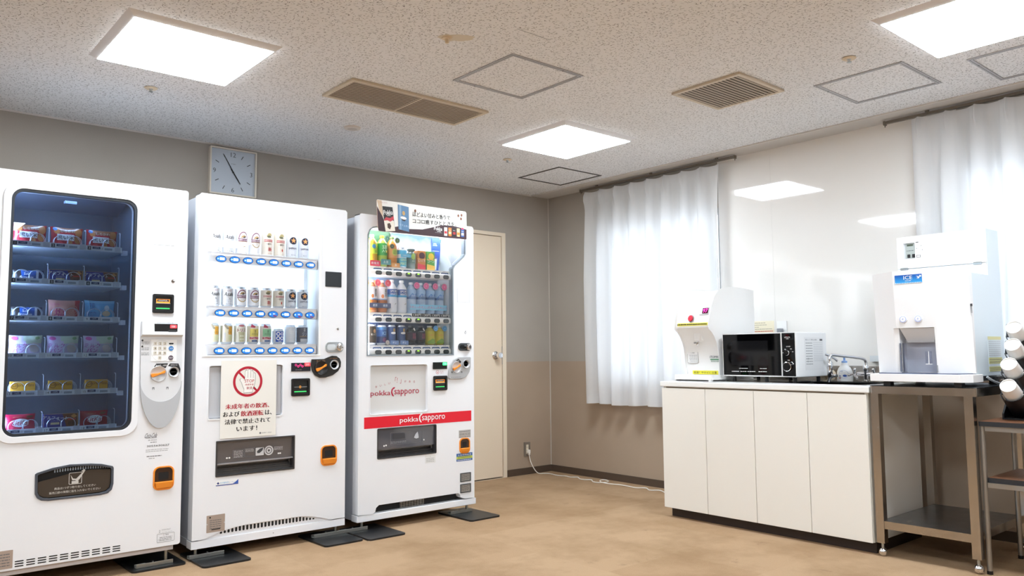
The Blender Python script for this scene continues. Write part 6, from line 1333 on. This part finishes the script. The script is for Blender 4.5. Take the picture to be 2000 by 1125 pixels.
for i in range(16): g.plate(ell(-3.354-.008*i, 1.3535, .0022, .0022, 8), Fi, .001, .0018, WINK)
g.plate([(-3.452, 1.386), (-3.462, 1.378), (-3.455, 1.374), (-3.466, 1.372), (-3.470, 1.380), (-3.461, 1.384)], Fi, .001, .0018, WINK); g.plate(ell(-3.473, 1.384, .005, .005, 10), Fi, .001, .0018, flat('#dbe9fa')); O('ice_label', g, ic)
g = G(); tp = [(-.68, -3.195), (-.792, -3.208), (-.806, -3.216), (-.806, -3.636), (-.765, -3.680), (-.64, -3.680), (-.64, -3.195)]
loft(g, [(.868, tp), (.905, tp)], IW); O('drip_tray', g, ic, bevel=.002)
g = G(); g.plate([(-.785, -3.25), (-.785, -3.62), (-.66, -3.66), (-.66, -3.21)], FU(.905), 0, .004, mat('drip_grate_blue', '#49506a', .4)); O('drip_grate', g, ic)
for x, y in ((-.77, -3.29), (-.77, -3.62), (-.32, -3.26), (-.32, -3.62)): g = G(); g.box(x-.02, x+.02, y-.017, y+.017, .846, .870 if x < -.5 else .896, BLACK); O('foot', g, ic)
g = G(); g.box(-.76, -.32, -3.65, -3.23, .870, .9, mat('dark_underside', '#1c1c20', .5)); O('base_plate', g, ic)
g = G(); Fy = FY(-3.6632); g.box(-.706, -.701, -3.669, -3.664, 1.196, 1.236, GREY_M); g.box(-.709, -.703, -3.672, -3.664, 1.228, 1.240, GREY_D); O('side_latch', g, ic)
g = G(); Fy = FY(-3.6622); g.plate(rect(-.505, -.325, .914, 1.086), Fy, 0, .0006, flat('#e6eef2')); g.plate(rect(-.505, -.325, 1.070, 1.086), Fy, .0006, .001, flat('#e6dfa0')); g.plate(rect(-.505, -.325, .951, .982), Fy, .0006, .001, flat('#dcd78c')); g.plate(rect(-.505, -.325, .914, .938), Fy, .0006, .001, flat('#dcd78c'))
g.lines(Fy, -.497, -.335, .988, 1.066, 8, GREY_L, w=.001); g.lines(Fy, -.497, -.335, .955, .978, 2, flat('#9a9460'), w=.0014); g.lines(Fy, -.497, -.335, .917, .935, 2, flat('#9a9460'), w=.0014); O('side_label', g, ic)
wr = thing('power_lead', 'coiled grey and black power lead behind the ice dispenser on the steel table', 'cord', (-.45, -3.69, .85))
g = G(); g.tube(smooth_pts([(-.56, -3.669, .89), (-.54, -3.680, .875), (-.48, -3.690, .858), (-.40, -3.690, .856), (-.34, -3.684, .868), (-.36, -3.676, .885), (-.44, -3.674, .888)], 6), .006, mat('grey_cord', '#a9acae', .5), 8); O('cable', g, wr)
g = G(); g.box(-.50, -.40, -3.692, -3.670, .876, .893, BLACK); O('plug', g, wr, bevel=.004)

# ------------------------------------------------------------------ small side stand and cup rack
sd = thing('side_stand', 'pipe-legged stand with brown wood top and shelf at the right edge', 'side table', (-.55, -4.0, 0))
BE = mat('black_edge', '#26282d', .45)
for nm, z0, z1, ins in (('tabletop', .670, .692, 0), ('shelf', .414, .436, .020)):
    g = G(); g.plate(rr(-.770+ins, -.320-ins, -4.36+ins, -3.690-ins, .008), FU(z0), 0, z1-z0-.001, BE); g.plate(rr(-.767+ins, -.323-ins, -4.357+ins, -3.693-ins, .007), FU(z1-.001), 0, .001, WOOD); O(nm, g, sd)
for x in (-.750, -.340):
    for y in (-3.700, -4.345):
        g = G(); g.rod((x, y, .012), (x, y, .67), .0115, PIPE, 16); lo = O('leg', g, sd)
        g = G(); g.rod((x, y, 0), (x, y, .016), .0125, BLACK, 16); O('foot_cap', g, lo)
g = G()
for z in (.658, .402):
    for x in (-.750, -.340): g.box(x-.006, x+.006, -4.335, -3.712, z-.011, z+.011, PIPE)
    for y in (-3.700, -4.345): g.box(-.74, -.35, y-.006, y+.006, z-.011, z+.011, PIPE)
O('rail', g, sd)
cupm = mat('paper_cup_white', '#f3f1ee', .6)
AX = Vector((-.833, .0, .553)).normalized()       # the stacks point forwards and up
def frame_ax(base):
    x = Vector((0, 1, 0)); y = AX.cross(x).normalized(); return lambda p: Vector(base)+x*p[0]+y*p[1]+AX*p[2]
def mkcup():
    r = thing('paper_cup', '', 'cup', (0, 0, 0)); T = frame_ax((0, 0, 0)); L = .150; rb, rm = .0345, .0430
    G2 = G(); G2.lathe([(.0001, L-.006), (rb-.003, L-.006), (rb-.002, L), (rb, L), (rb+.0005, L-.006), (rm, .004)], cupm, 32); g = G(); g.add([T(v) for v in G2.v], G2.f, cupm, True); O('cup_wall', g, r)
    G2 = G(); G2.lathe([(rm, .004), (rm+.0022, .005), (rm+.003, .0025), (rm+.0022, 0), (rm-.001, .0)], cupm, 32); g = G(); g.add([T(v) for v in G2.v], G2.f, cupm, True); O('rolled_rim', g, r); return r
cs = Series(mkcup()); HB = mat('rack_black', '#101216', .4)
rk = thing('cup_rack', 'black stepped rack holding four tilted stacks of paper cups on the stand', 'cup dispenser', (-.5, -3.80, .692))
tops = [(-.706, -3.803, .857), (-.655, -3.795, .955), (-.590, -3.795, 1.045), (-.560, -3.795, 1.127)]
nm_ = ['lowest', 'second lowest', 'second highest', 'highest']
for k, tp_ in enumerate(tops):
    base = Vector(tp_)-AX*.150
    for j in range(6 if k == 0 else 4):
        cs.put(base-AX*(.0105*j), ('white paper cup at the front of the %s stack in the rack' % nm_[k]) if j == 0 else 'white paper cup nested %s from the front in the %s stack of the rack' % (('second', 'third', 'fourth', 'fifth', 'sixth')[j-1], nm_[k]), 'paper cups in the rack')
    T = frame_ax(base-AX*.075); g = G(); n = 12; r0, r1 = .048, .051; vs = []
    for L0 in (0., .165):
        for rr_ in (r0, r1):
            for i in range(n+1):
                t = PI*.06+PI*.88*i/n; vs.append(T((rr_*math.cos(t), rr_*math.sin(t)*1.0, L0)))
    N_ = n+1
    fs = [(i, i+1, 2*N_+i+1, 2*N_+i) for i in range(n)]+[(N_+i, N_+i+1, 3*N_+i+1, 3*N_+i) for i in range(n)]+[(2*N_+i, 2*N_+i+1, 3*N_+i+1, 3*N_+i) for i in range(n)]+[(0, N_, 3*N_, 2*N_), (n, N_+n, 3*N_+n, 2*N_+n)]
    g.add(vs, fs, HB, True)
    c0 = T((.040, -.030, .0)); g.rod(T((.047, .005, .15)), T((.047, -.052, .165)), .006, HB); g.ball(T((.047, -.052, .165)), .009, HB, 10)
    g.rod(T((-.050, .005, .165)), T((-.050, -.040, .165)), .006, HB); O('cradle', g, rk)
g = G(); g.plate([(-.60, .693), (-.35, .693), (-.35, 1.02), (-.40, 1.02), (-.46, .95), (-.52, .80), (-.60, .72)], FY(-3.848), 0, .008, HB); g.plate([(-.60, .693), (-.35, .693), (-.35, 1.02), (-.40, 1.02), (-.46, .95), (-.52, .80), (-.60, .72)], FY(-3.738), 0, .008, HB); g.box(-.36, -.35, -3.85, -3.745, .693, 1.02, HB); g.box(-.60, -.35, -3.85, -3.745, .693, .700, HB); O('rack_frame', g, rk)
